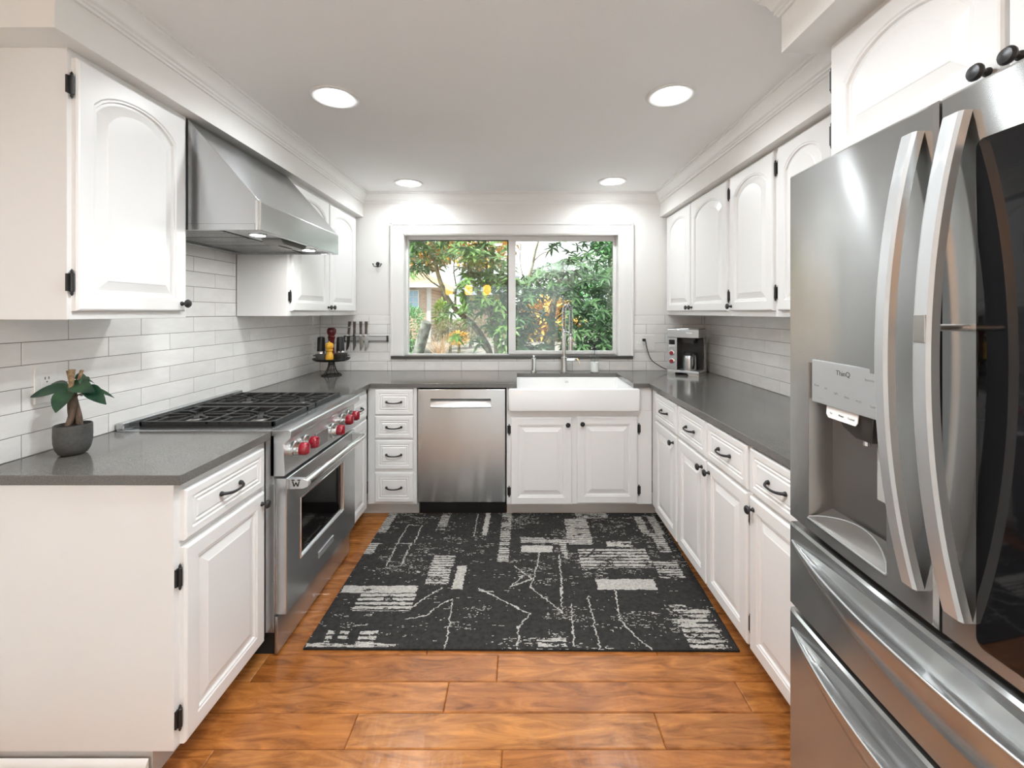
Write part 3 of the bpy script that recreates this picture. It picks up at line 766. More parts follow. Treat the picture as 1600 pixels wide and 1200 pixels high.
# ------------------------------------------------------------------ refrigerator
FY0, FY1, FYM = 0.337, 1.243, 0.790
T = Thing('refrigerator', 'stainless steel french-door refrigerator with dark glass panel', 'refrigerator', (1.15, FYM, 0))
def fxs(y): return 0.762 + 0.013 * ((y - FYM) / 0.453) ** 2
T.part('cabinet', MB().box(0.845, 1.525, FY0 + .004, FY1 - .004, 0.03, 1.765), mat('fridge_case', (.22, .22, .215), .5), bevel=0.004)
T.part('foot', MB().box(0.87, 0.93, FY0 + .05, FY1 - .05, 0.0, 0.03), M['black'])
DT, DB = 1.780, 0.814
def curved_front(y0, y1, z0, z1, hole=None, n=24, xb=0.842, r=.006):
    """door front following the gently bowed plan curve, with an optional rectangular opening"""
    mb = MB()
    ys = sorted(set([y0, y1] + [y0 + (y1 - y0) * k / n for k in range(n + 1)] + ([hole[0], hole[1]] if hole else []) + [y0 + r, y1 - r]))
    zs = sorted(set([z0, z0 + r, z1 - r, z1] + ([hole[2], hole[3]] if hole else [])))
    def X(y, z):
        dy = max(0, r - min(y - y0, y1 - y)); dz = max(0, r - min(z - z0, z1 - z)); d = min(r, math.hypot(dy, dz))
        return fxs(y) + (r - math.sqrt(max(0, r * r - d * d)))
    idx = {}; vs = []; fs = []
    for i, y in enumerate(ys):
        for j, z in enumerate(zs): idx[i, j] = len(vs); vs.append((X(y, z), y, z))
    for i in range(len(ys) - 1):
        for j in range(len(zs) - 1):
            if hole and hole[0] <= (ys[i] + ys[i + 1]) / 2 <= hole[1] and hole[2] <= (zs[j] + zs[j + 1]) / 2 <= hole[3]: continue
            fs.append((idx[i, j], idx[i + 1, j], idx[i + 1, j + 1], idx[i, j + 1]))
    # sides back to the case
    m_ = len(ys) - 1; q_ = len(zs) - 1
    ring_ = [idx[i, 0] for i in range(m_ + 1)] + [idx[m_, j] for j in range(1, q_ + 1)] + [idx[i, q_] for i in range(m_ - 1, -1, -1)] + [idx[0, j] for j in range(q_ - 1, 0, -1)]
    base = len(vs)
    for k in ring_: vs.append((xb, vs[k][1], vs[k][2]))
    L_ = len(ring_)
    for k in range(L_): fs.append((ring_[k], ring_[(k + 1) % L_], base + (k + 1) % L_, base + k))
    fs.append(tuple(base + k for k in range(L_)))
    mb.add(vs, fs)
    return mb
HD = (0.900, 1.153, 0.850, 1.262)       # dispenser opening
ld = T.part('door', curved_front(FYM + .003, FY1, DB, DT, HD), M['steeld'], label='left door with ice and water dispenser')
rd = T.part('door', curved_front(FY0, FYM - .003, DB, DT), M['steeld'], label='right door with dark glass panel')
T.part('seam', MB().box(0.785, 0.843, FYM - .012, FYM + .012, DB, DT - .004), M['dark'])
# dispenser
ra, rb, rc, rdz = HD
al = MB()
def rect_x(x, i, zi=0): return [(x, ra + i, rc + zi), (x, rb - i, rc + zi), (x, rb - i, rdz - i), (x, ra + i, rdz - i)]
al.loops([[(fxs(p[1]) + .0005, p[1], p[2]) for p in rect_x(0, 0)], [(fxs(p[1]) + .002, p[1], p[2]) for p in rect_x(0, .001)], rect_x(0.826, .012, .03)], True, False, True)
T.part('dispenser_recess', al, mat('recess_steel', (.30, .285, .27), .32, .9), ld)
T.part('dispenser_panel', MB().box(0.7635, 0.776, ra - .002, 1.130, 1.164, 1.272), M['steell'], ld, bevel=0.0015)
T.part('dispenser_chute', MB().loops([[(0.772, .945, 1.164), (0.772, 1.070, 1.164), (.822, 1.07, 1.164), (.822, .945, 1.164)], [(0.780, .960, 1.120), (.780, 1.045, 1.120), (.822, 1.05, 1.120), (.822, .96, 1.120)], [(0.792, .975, 1.098), (.792, 1.02, 1.098), (.815, 1.02, 1.098), (.815, .975, 1.098)]], True, True, True), mat('dark_plastic', (.05, .046, .042), .35), ld, bevel=0.003)
tg_ = MB().loops([[(0.7705, .985, 1.162), (0.7705, 1.085, 1.162), (.7725, 1.085, 1.162), (.7725, .985, 1.162)], [(0.7690, .985, 1.142), (0.7690, 1.085, 1.142), (.771, 1.085, 1.142), (.771, .985, 1.142)], [(0.7690, .992, 1.134), (0.7690, 1.078, 1.134), (.771, 1.078, 1.134), (.771, .992, 1.134)]], True, True, True)
T.part('selector_label', tg_, mat('white_label', (.85, .84, .82), .35), ld)
T.part('water_nozzle', MB().lathe([(.008, 0), (.008, -.012), (.005, -.014)], (.803, 1.0, 1.100), 'z', 12), M['chrome'], ld)
T.part('paddle', MB().box(.812, .818, .945, .985, 0.97, 1.09), mat('paddle_grey', (.42, .41, .39), .3), ld, bevel=0.004)
# drip tray lip
tr = []
for k in range(17):
    q = k / 16; y = ra + (rb - ra) * q
    tr.append((fxs(y) - .002 , y, rc + .001))
lip2 = [(fxs(ra + (rb - ra) * k / 16) + .048 * math.sin(PI * k / 16) ** .8, ra + (rb - ra) * k / 16, rc + .004 + .030 * math.sin(PI * k / 16) ** .8) for k in range(17)]
T.part('drip_tray', MB().loops([tr, lip2], False), bpy.data.materials['recess_steel'], ld)
T.part('tray_rim', MB().tube(tr, .0022, 6).tube(lip2, .0016, 6), M['steell'], ld)
def lettering(txt, size, loc, parent, m, face='W', ext=0.0002):
    cu = bpy.data.curves.new('lettering', 'FONT'); cu.body = txt; cu.size = size; cu.extrude = ext
    cu.align_x = 'CENTER'; cu.align_y = 'CENTER'
    cu.materials.append(m)
    tmp = bpy.data.objects.new('lettering_curve', cu); COL.objects.link(tmp)
    bpy.context.view_layer.update()
    me = bpy.data.meshes.new_from_object(tmp.evaluated_get(bpy.context.evaluated_depsgraph_get()))
    bpy.data.objects.remove(tmp); bpy.data.curves.remove(cu)
    o = bpy.data.objects.new('lettering', me); COL.objects.link(o)
    o.parent = parent
    o.location = loc
    o.rotation_euler = {'W': (PI / 2, 0, -PI / 2), 'S': (PI / 2, 0, 0), 'E': (PI / 2, 0, PI / 2)}[face]
    return o
M['ink'] = mat('grey_print', (.05, .05, .05), .5)
M['inkl'] = mat('pale_print', (.28, .27, .26), .5)
def flet(txt, size, y, z, m, x=0.7633): return lettering(txt, size, (x - T.org[0], y - T.org[1], z - T.org[2]), ld, m)
flet('ThinQ', .017, 1.022, 1.249, M['ink'])
flet('Inverter Linear', .009, .930, 1.246, M['inkl'])
for y, zt, s_ in ((1.112, 1.208, 'Water'), (1.078, 1.206, 'Ice'), (1.045, 1.200, 'Light'), (1.010, 1.196, 'Filter'), (.975, 1.194, 'Wi-Fi'), (.935, 1.190, 'Lock')):
    flet(s_, .0075, y, zt, M['inkl'])
flet('- - - - - -', .006, 1.10, 1.178, M['inkl'])
flet('Ice', .0065, 1.068, 1.147, M['inkl'], .7687); flet('Water', .0065, 1.035, 1.147, M['ink'], .7687); flet('Crushed', .0060, 1.004, 1.147, M['inkl'], .7687)
# dark glass on the right door
gl = MB(); n = 16; la = []; lb = []
gy0, gy1, gz0, gz1 = FY0 + .035, 0.7215, 0.843, 1.679
lps = []
for i_, xo in ((0, -.0005), (0, -.0025), (.003, -.003)):
    ring_ = []
    for cx, cy, a in ((gy1 - .014, gz1 - .014, 0), (gy0 + .014, gz1 - .014, 90), (gy0 + .014, gz0 + .014, 180), (gy1 - .014, gz0 + .014, 270)):
        for k in range(6):
            q = math.radians(a + 90 * k / 5); y = cx + (.014 - i_) * math.cos(q); z = cy + (.014 - i_) * math.sin(q); ring_.append((fxs(y) + xo, y, z))
    lps.append(ring_)
mid = [(fxs((p[1] + FYM * 0) ) - .003, p[1], p[2]) for p in lps[-1]]
gl.loops(lps, True, False, True)
T.part('glass_panel', gl, M['blackgloss'], rd)
T.part('glass_rim', MB().tube([(p[0] + .0005, p[1], p[2]) for p in lps[0]], .0018, 6, closed=True), M['chrome'], rd)
# long bowed door handles
def bow_handle(yc, wdt, z0, z1, prot=.068):
    mb = MB(); lp = []; n = 28
    for k in range(n + 1):
        q = -1 + 2 * k / n; z = (z0 + z1) / 2 + (z1 - z0) / 2 * q
        x = fxs(yc) - .018 - (prot - .014) * (1 - abs(q) ** 2.1)
        th = .0185
        s1 = wdt / 2 * (1.0 - .10 * (1 - q * q))
        lp.append([(x + th, yc - s1, z), (x + .004, yc - s1, z), (x, yc - s1 + .006, z), (x, yc + s1 - .006, z), (x + .004, yc + s1, z), (x + th, yc + s1, z)])
    mb.loops(lp, True, True, True); return mb
def bow_posts(yc, z0, z1, prot=.068):
    mb = MB()
    for z in (z0 + .10, z1 - .10):
        q = (z - (z0 + z1) / 2) / ((z1 - z0) / 2); x = fxs(yc) - .018 - (prot - .014) * (1 - abs(q) ** 2.1)
        mb.lathe([(.007, 0), (.007, fxs(yc) - x + .002)], (x + .006, yc, z), 'x', 12)
    return mb
for par, yc, wd in ((ld, .832, .034), (rd, .748, .038)):
    hd_ = T.part('handle', bow_handle(yc, wd, .872, 1.734), M['steell'], par, angle=30)
    if par is rd:
        x = fxs(yc) - .072
        T.part('latch_button', MB().box(x - .0012, x + .002, yc - .011, yc + .011, 1.342, 1.390), M['satin'], hd_, bevel=0.001)
        T.part('latch_rod', MB().lathe([(.006, 0), (.006, .07)], (x + .012, yc - .008, 1.368), 'x', 12), M['satin'], hd_)
# two freezer drawers with bowed pocket handles
for z0, z1, zh in ((0.568, 0.798, 0.752), (0.050, 0.554, 0.506)):
    dr_ = T.part('drawer', curved_front(FY0, FY1, z0, z1), M['steeld'])
    mb = MB(); lp = []; n = 32; sc1 = MB(); ls = []
    for k in range(n + 1):
        q = -1 + 2 * k / n; y = FYM + (0.435) * q
        pr_ = .052 * (1 - abs(q) ** 2.2); xb = fxs(y)
        b = 1 - q * q
        lp.append([(xb + .001, y, zh + .001 + .024 * b), (xb - pr_ * .30, y, zh - .010 * b), (xb - pr_ * .78, y, zh - .016 * b), (xb - pr_ + .003, y, zh - .001), (xb - pr_ - .001, y, zh), (xb - pr_ - .002, y, zh - .004 - .010 * b),
                   (xb - pr_ * .72, y, zh - .012 - .050 * b), (xb + .001, y, zh - .015 - .105 * b)])
        ls.append((xb - pr_ - .001, y, zh))
    mb.loops(lp, True, True, True)
    hh_ = T.part('handle', mb, M['steeld'], dr_, angle=50)
    T.part('handle_lip', MB().tube(ls, .0028, 8), M['steell'], hh_)

# ------------------------------------------------------------------ recessed ceiling lights
def can_light(T, x, y):
    l = bpy.data.lights.new('downlight', 'AREA'); l.shape = 'DISK'; l.size = 0.10; l.energy = CAN_WATTS * (0.42 if y > 3 else 0.37 if y > 1.5 else 1.2); l.spread = math.radians(158); l.color = (0.89, 0.955, 1.0)
    o = bpy.data.objects.new('downlight', l); COL.objects.link(o); o.parent = T.o; o.location = (0, 0, -0.018)
for (x, y, lab) in ((-.838, 1.993, 'round recessed ceiling light nearest the range hood'), (.694, 1.976, 'round recessed ceiling light nearest the refrigerator'),
                    (-.831, 3.316, 'round recessed ceiling light above the left half of the window'), (.711, 3.272, 'round recessed ceiling light above the faucet side of the window')):
    T = Thing('recessed_light', lab, 'ceiling light', (x, y, ZC), 'recessed ceiling lights over the kitchen')
    T.part('trim_ring', MB().lathe([(.108, -.0005), (.108, -.004), (.102, -.007), (.092, -.0065), (.070, -.002), (.066, -.001)], (x, y, ZC), 'z', 40), M['trim'])
    T.part('lens', MB().lathe([(.056, -.0005), (.053, -.009), (.038, -.014), (.002, -.016)], (x, y, ZC), 'z', 32), M['lampglow'])
    can_light(T, x, y)
# unseen lamps: these two ceiling lights and the floor lamp are added fill
for (x, y, lab) in ((-.28, 1.08, 'added round ceiling light out of view, toward the potted plant end'), (.10, 1.08, 'added round ceiling light out of view, in front of the refrigerator')):
    T = Thing('recessed_light', lab, 'ceiling light', (x, y, ZC), 'recessed ceiling lights over the kitchen')
    T.part('trim_ring', MB().lathe([(.108, -.0005), (.108, -.004), (.102, -.007), (.092, -.0065), (.070, -.002), (.066, -.001)], (x, y, ZC), 'z', 40), M['trim'])
    T.part('lens', MB().lathe([(.056, -.0005), (.053, -.009), (.038, -.014), (.002, -.016)], (x, y, ZC), 'z', 32), M['lampglow'])
    can_light(T, x, y)
T = Thing('fill_floor_lamp', 'added uplighting fill lamp, unseen behind the viewer', 'floor lamp', (1.1, -2.2, .014))  # added uplight that brightens the ceiling from behind the viewer
T.part('base', MB().lathe([(.14, 0), (.14, .02), (.03, .03)], (1.1, -2.2, .014)), M['satin'])
T.part('pole', MB().lathe([(.012, .03), (.012, 1.72)], (1.1, -2.2, .014), 'z', 12), M['satin'])
T.part('shade', MB().lathe([(.02, 1.70), (.12, 1.74), (.18, 1.82), (.177, 1.82), (.118, 1.745), (.02, 1.71)], (1.1, -2.2, .014), 'z', 32), M['satin'])
T.part('bulb', MB().lathe([(.11, 1.755), (.112, 1.765), (.002, 1.77)], (1.1, -2.2, .014), 'z', 24), M['fillglow'])
YP = -1.5; VD = 2 * 3.686 - YP
for px, lab in ((702, 'amber glass pendant lamp mirrored leftmost in the window'), (732, 'amber glass pendant lamp mirrored between the other two in the window'), (761, 'amber glass pendant lamp mirrored rightmost in the left window pane')):
    x = (px - CX) * VD / F; z = CH + (488 - 453) * VD / F
    T = Thing('pendant_lamp', lab, 'pendant lamp', (x, YP, z), 'amber pendant lamps')
    T.part('shade', MB().lathe([(.055, -.10), (.075, -.06), (.082, .0), (.075, .06), (.045, .098), (.02, .10)], (x, YP, z)), M['amber'])
    T.part('cord', MB().lathe([(.004, .098), (.004, ZC - z - .02)], (x, YP, z), 'z', 8), M['black'])
    T.part('canopy', MB().lathe([(.05, ZC - z - .025), (.055, ZC - z)], (x, YP, z), 'z', 20), M['satin'])

# ------------------------------------------------------------------ rug
def make_rug():
    x0, x1, y0, y1, zt = -0.885, 0.925, 1.795, 3.005, 0.009
    nx, ny = 604, 404
    xs = np.linspace(x0, x1, nx + 1); ys = np.linspace(y0, y1, ny + 1)
    rng = np.random.RandomState(3)
    def vnoise(cx, cy, seed):
        r = np.random.RandomState(seed); gx, gy = int(nx / cx) + 3, int(ny / cy) + 3
        g = r.rand(gx, gy); X_ = np.arange(nx) / cx; Y_ = np.arange(ny) / cy
        i = X_.astype(int); j = Y_.astype(int); fx_ = (X_ - i)[:, None]; fy_ = (Y_ - j)[None, :]
        fx_ = fx_ * fx_ * (3 - 2 * fx_); fy_ = fy_ * fy_ * (3 - 2 * fy_)
        return (g[i][:, j] * (1 - fx_) + g[i + 1][:, j] * fx_) * (1 - fy_) + (g[i][:, j + 1] * (1 - fx_) + g[i + 1][:, j + 1] * fx_) * fy_
    xc = (xs[:-1] + xs[1:]) / 2; yc = (ys[:-1] + ys[1:]) / 2
    XX, YY = np.meshgrid(xc, yc, indexing='ij')
    # plan position of a point of the pattern seen at (u, v) in the rug's drawing
    def W(u, v):
        px, py = 460 + u / 2.222, 780 + v / 2.222; D = F * (CH - zt) / (py - CY)
        return (px - CX) * D / F, D
    jx = (vnoise(5, 3, 11) - .5) * .012; jy = (vnoise(7, 4, 12) - .5) * .008
    JX, JY = XX + jx, YY + jy
    A = np.zeros((nx, ny), bool)
    fine = vnoise(2.2, 1.2, 13); worn = vnoise(22, 9, 14); dash = vnoise(9, 1.05, 15); dash2 = vnoise(3.2, 1.0, 16); big = vnoise(75, 60, 17)
    def patch(u0, v0, u1, v1, kind='solid', wear=0.0, skew=True):
        nonlocal A
        c = [W(u0, v0), W(u1, v0), W(u1, v1), W(u0, v1)]
        ya, yb = c[0][1], c[2][1]
        t_ = np.clip((ya - YY) / max(ya - yb, 1e-6), 0, 1)
        xl = (c[0][0] + c[3][0]) / 2; xr = (c[1][0] + c[2][0]) / 2
        m_ = (JX > xl) & (JX < xr) & (JY < ya) & (JY > yb)
        if kind == 'h': m_ &= (((ya - JY) % 0.030) < 0.019)
        if kind == 'hd': m_ &= (((ya - JY) % 0.022) < 0.0155)
        if kind == 'v': m_ &= (((JX - xl) % 0.024) < 0.017)
        if wear: m_ &= ~((worn < wear) & (fine < .62)) & ~(dash > (1 - wear * .55))
        A |= m_
    for p in [(165, 300, 425, 325, 'solid', .15), (215, 328, 415, 388, 'h', .12), (470, 195, 545, 296, 'hd', .25), (556, 230, 590, 312, 'solid', .1), (710, 48, 744, 215, 'hd', .25), (653, 45, 670, 125, 'solid', .15), (500, 48, 532, 106, 'hd', .45),
              (783, 160, 890, 183, 'solid', .05), (1046, 275, 1250, 311, 'solid', .08), (985, 172, 1225, 236, 'h', .25), (1250, 215, 1335, 273, 'hd', .25), (935, 68, 1014, 156, 'hd', .2), (965, 48, 1072, 66, 'hd', .3), (1075, 146, 1165, 163, 'solid', .45),
              (1350, 380, 1485, 522, 'h', .40), (1305, 362, 1380, 440, 'hd', .6), (848, 478, 952, 522, 'h', .35), (222, 456, 284, 502, 'h', .3), (108, 456, 132, 497, 'h', .1), (153, 456, 187, 492, 'h', .1), (40, 500, 365, 513, 'solid', .42),
              (238, 152, 283, 190, 'hd', .1), (300, 48, 338, 116, 'hd', .1), (918, 148, 940, 202, 'hd', .3), (1180, 60, 1206, 128, 'hd', .3), (1225, 60, 1252, 120, 'hd', .15), (1240, 118, 1280, 182, 'hd', .2), (780, 133, 962, 150, 'hd', .4)]:
        patch(*p)
    def line(pts, wd=.0034):
        nonlocal A
        q = [W(*p) for p in pts]
        for (ax, ay), (bx2, by2) in zip(q, q[1:]):
            dx, dy = bx2 - ax, by2 - ay; L2 = dx * dx + dy * dy
            t_ = np.clip(((JX - ax) * dx + (JY - ay) * dy) / L2, 0, 1)
            d_ = np.hypot(JX - ax - t_ * dx, JY - ay - t_ * dy)
            A |= (d_ < wd * (.55 + .8 * fine)) & (fine > .16)
    for l_ in [[(395, 88), (358, 150), (320, 230)], [(395, 88), (430, 92)], [(440, 92), (428, 120), (414, 152)], [(350, 153), (404, 153), (372, 228)], [(632, 52), (620, 128)], [(640, 308), (735, 355), (820, 395), (782, 440), (780, 518)],
               [(845, 182), (838, 240), (818, 302), (935, 392)], [(760, 230), (822, 275), (750, 302)], [(795, 262), (752, 300)], [(515, 305), (460, 338), (400, 382)], [(552, 345), (510, 362), (460, 402), (385, 416)], [(550, 350), (540, 430), (528, 518)],
               [(915, 192), (926, 300), (930, 378)], [(962, 360), (970, 430), (978, 505)], [(1018, 335), (1045, 430), (1070, 522)], [(1112, 310), (1135, 415), (1190, 470), (1255, 522)], [(400, 60), (432, 64)], [(690, 320), (640, 316)]]:
        line(l_)
    # worn dashes across the weave
    dens = np.clip((big - .30) * 1.5, 0, 1)
    A |= (dash > .90 - .16 * dens) & (dash2 > .42) & (worn > .45)
    A |= (dash2 > .86) & (worn > .60) & (dens > .25)
    v = np.zeros(((nx + 1) * (ny + 1), 3), np.float32)
    VX, VY = np.meshgrid(xs, ys, indexing='ij')
    # the far right corner lies slightly out of square
    tt = (VY - y0) / (y1 - y0); uu = (VX - x0) / (x1 - x0)
    VX2 = VX + uu * tt * 0.035 - uu * (1 - tt) * 0.015
    VY2 = VY - uu * (1 - tt) * 0.012
    v[:, 0] = VX2.ravel(); v[:, 1] = VY2.ravel()
    v[:, 2] = zt + rng.uniform(-.0006, .0006, v.shape[0])
    ii, jj = np.meshgrid(np.arange(nx), np.arange(ny), indexing='ij'); a = (ii * (ny + 1) + jj).ravel(); s_ = ny + 1
    fc = np.stack([a, a + s_, a + s_ + 1, a + 1], 1)
    me = bpy.data.meshes.new('area_rug')
    me.vertices.add(len(v)); me.vertices.foreach_set('co', v.ravel())
    me.loops.add(fc.size); me.loops.foreach_set('vertex_index', fc.ravel().astype(np.int32))
    me.polygons.add(len(fc)); me.polygons.foreach_set('loop_start', np.arange(0, fc.size, 4, dtype=np.int32))
    me.materials.append(add_noise(mat('rug_charcoal', (.035, .033, .030), .95), 60, (.011, .0102, .0093), (.028, .026, .0235)))
    me.materials.append(add_noise(mat('rug_cream', (.5, .48, .44), .95), 80, (.34, .32, .29), (.50, .475, .435)))
    me.polygons.foreach_set('material_index', A.ravel().astype(np.int32))
    me.update(calc_edges=True)
    o = bpy.data.objects.new('area_rug', me); COL.objects.link(o)
    o['label'] = 'charcoal and cream distressed rug on the wooden floor'; o['category'] = 'rug'
    e0 = [(x0, y0), (x1 - .015, y0 - .012), (x1 + .035, y1), (x0, y1)]
    ed = MB().loops([[(a, b_, 0.001) for a, b_ in e0], [(a, b_, zt - .001) for a, b_ in e0]], True, True, False)
    obj('binding', ed, me.materials[0], o)
make_rug()

# ------------------------------------------------------------------ potted plant
pc = Vector((-1.507, 1.475, CT))
T = Thing('potted_plant', 'small braided-trunk plant in a grey pot on near left worktop', 'plant', pc)
T.part('pot', MB().lathe([(.026, 0), (.036, .005), (.044, .020), (.0485, .042), (.0495, .064), (.0490, .100), (.0470, .102), (.0455, .098), (.044, .080)], pc, 'z', 36), M['pot'])
so = MB(); so.lathe([(.045, .088), (.032, .096), (.016, .104), (.002, .106)], pc, 'z', 20)
T.part('soil', so, M['soil'])
tk = MB()
for ph in range(3):
    pts, rs = [], []
    for k in range(14):
        q = k / 13; an = ph * 2 * PI / 3 + q * 2.6; rr2 = .013 * (1 - q) ** 1.6 + .004
        pts.append((pc.x + rr2 * math.cos(an) + .004 - .006 * q, pc.y + rr2 * math.sin(an), pc.z + .085 + .150 * q)); rs.append(.0100 - .003 * q)
    tk.tube(pts, rs, 10)
T.part('trunk', tk, M['bark'])
st = MB()
for dx, dy, hh, rr2 in ((-.010, .0, .048, .007), (.003, -.008, .052, .009), (.017, .004, .048, .0055)):
    st.tube([(pc.x + dx * .4, pc.y + dy, pc.z + .225), (pc.x + dx * 1.5, pc.y + dy, pc.z + .235 + hh)], [rr2 * .75, rr2], 10)
T.part('cut_stub', st, M['cutwood'])
lf = MB(); tw = MB()
def pl(px, py, dY=0): return P(px, py, 1.475 + dY)
leaves = [((107, 604), (46, 621), .036, .10, -.02), ((110, 606), (87, 645), .052, .15, -.05), ((106, 602), (80, 600), .022, .1, .04), ((108, 601), (148, 612), .044, .12, -.03), ((132, 606), (166, 632), .040, .25, -.04), ((116, 590), (140, 597), .034, .35, .03),
          ((130, 590), (136, 602), .026, .3, .0), ((112, 588), (148, 599), .014, .35, .05), ((137, 606), (179, 622), .012, .3, .02), ((82, 612), (62, 627), .012, .2, .03), ((130, 612), (129, 619), .018, .2, .03)]
for a, b2, wd, dp, dy in leaves:
    A_, B_ = pl(*a), pl(*b2, dy)
    d_ = B_ - A_; ln = d_.length; B2 = B_ + Vector((0, 0, dp * ln)); d_ = B2 - A_
    lf.leaf(A_, d_, d_.length, wd * 1.15, dp * ln / d_.length, .3, 7, up=(.15, -.75, .55))
for a, b2 in (((112, 630), (122, 617)), ((122, 617), (133, 613)), ((106, 612), (110, 595)), ((108, 604), (116, 590))): tw.tube([pl(*a), pl(*b2)], .0025, 6)
T.part('leaf', lf, M['leaf'], fixn=False)
T.part('twig', tw, M['bark'])

# ------------------------------------------------------------------ outlets, hook, knife rail, towel rod
def outlet(label, face, plane, a, z, gangs, plug=None):
    mk = mapper(face, plane); wd = .058 * gangs if gangs > 1 else .072
    c = mk(a, z, 0)
    T = Thing('wall_outlet', label, 'outlet', c, 'white wall outlets in the tile')
    def bx(mb, a0, a1, z0, z1, w0, w1):
        p, q = mk(a0, z0, w0), mk(a1, z1, w1)
        return mb.box(min(p[0], q[0]), max(p[0], q[0]), min(p[1], q[1]), max(p[1], q[1]), z0, z1)
    T.part('cover_plate', bx(MB(), a - wd, a + wd, z - .063, z + .063, 0, .006) if gangs > 1 else bx(MB(), a - .036, a + .036, z - .063, z + .063, 0, .006), M['outlet'], bevel=0.002)
    cols = [a - .023, a + .023] if gangs > 1 else [a]
    for i, ca in enumerate(cols):
        if gangs > 1 and i == 0:
            T.part('toggle', bx(MB(), ca - .005, ca + .005, z - .012, z + .012, .006, .016), M['outlet'], bevel=0.001)
            continue
        soc = T.part('socket', bx(MB(), ca - .017, ca + .017, z - .034, z + .034, .006, .0075), M['outlet'], bevel=0.0015)
        sl = MB()
        for dz in (-.018, .018):
            for da in (-.006, .006): bx(sl, ca + da - .0012, ca + da + .0012, z + dz, z + dz + .009, .0072, .0079)
            bx(sl, ca - .002, ca + .002, z + dz - .010, z + dz - .006, .0072, .0079)
        T.part('slot', sl, M['dark'], soc)
outlet('white wall outlet behind the potted plant', 'E', WL, 1.500, 1.145, 1)
outlet('white wall outlet in the back left corner behind the spice stand', 'E', WL, 3.485, 1.125, 1)
outlet('white double wall plate between window and coffee maker', 'S', WB, 1.015, 1.146, 2)

hk = Vector((xx(590, WB), WB + .008, zz(414, WB)))
T = Thing('wall_hook', 'small black double hook on the wall left of the window', 'hook', hk)
T.part('back_plate', MB().lathe([(.016, 0), (.016, .004), (.010, .007)], hk + Vector((0, 0, .010)), '-y', 18).lathe([(.010, 0), (.010, .004)], hk + Vector((0, 0, -.008)), '-y', 14), M['iron'])
for s_ in (-1, 1):
    T.part('prong', MB().tube([hk + Vector((0, -.005, -.004)), hk + Vector((s_ * .012, -.018, -.014)), hk + Vector((s_ * .026, -.022, -.012)), hk + Vector((s_ * .033, -.022, .004))], .0038, 8).ball(hk + Vector((s_ * .033, -.022, .007)), .006, 10), M['iron'])

ky = WB
kx0, kx1, kz0, kz1 = xx(539, ky), xx(607, ky), zz(533, ky), zz(525, ky)
T = Thing('knife_rail', 'steel magnetic knife rail on the tile left of the window', 'knife holder', ((kx0 + kx1) / 2, ky, kz0))
T.part('bar', MB().box(kx0 + .008, kx1 - .008, ky - .022, ky - .008, kz0 + .004, kz1 - .004), M['steell'], bevel=0.001)
T.part('rail_edge', MB().box(kx0, kx1, ky - .018, ky - .001, kz1 - .007, kz1).box(kx0, kx1, ky - .018, ky - .001, kz0, kz0 + .007), M['iron'])
for x in (kx0, kx1 - .010): T.part('bracket', MB().box(x, x + .010, ky - .024, ky - .0005, kz0 - .004, kz1 + .004), M['iron'])
for i, (cx, tilt, bwid, lab) in enumerate(((546.5, .09, .022, 'kitchen knife leftmost on the rail, dark blade'), (555.5, .02, .024, 'kitchen knife second from left on the rail'), (565.5, -.0, .030, 'kitchen knife second from right on the rail'), (573.5, .02, .034, 'wide-bladed kitchen knife rightmost on the rail'))):
    x = xx(cx, ky); zb = zz(524, ky); y = ky - .026
    T = Thing('kitchen_knife', lab, 'knife', (x, y, zb), 'knives on the magnetic rail', local=True)
    T.o.rotation_euler = (0, tilt, 0)
    hw = .012
    pr = [(-hw * .75, .010), (-hw * .8, .060), (-hw, .105), (-hw * .9, .118), (hw * .2, .114), (hw, .118), (hw * 1.0, .100), (hw * .75, .055), (hw * .85, .010)]
    T.part('handle', MB().prism(pr, -.008, .006, 'y'), M['knifewood'], bevel=0.004)
    T.part('bolster', MB().box(-.011, .011, -.007, .005, -.004, .011), M['chrome'], bevel=0.002)
    bl = [(-.012, -.003), (-.011, -.070), (-.008, -.128), (.0, -.118), (bwid * .55, -.085), (bwid * .62, -.045), (bwid * .62, -.003)]
    T.part('blade', MB().prism(bl, .001, .0035, 'y'), M['steelp'] if i else mat('dark_blade', (.10, .09, .085), .3, 1.0))

ty = 3.30; tz = zz(511.5, ty)
a_, b2 = P(490, 511.5, ty), P(547, 511.3, ty)
T = Thing('towel_rod', 'empty steel paper-towel rod under the wall cabinet left of window', 'towel holder', (a_.x, ty, ZU))
T.part('rod', MB().tube([(a_.x - .006, ty, ZU - .006), (a_.x - .006, ty, tz + .02), (a_.x, ty, tz + .006), (a_.x + .012, ty, tz), (b2.x - .008, ty, tz), (b2.x + .003, ty, tz + .004), (b2.x + .010, ty, tz + .022)], .0042, 10), M['satin'])
T.part('mount', MB().box(a_.x - .026, a_.x + .014, ty - .03, ty + .03, ZU - .007, ZU - .0008), M['satin'], bevel=0.002)

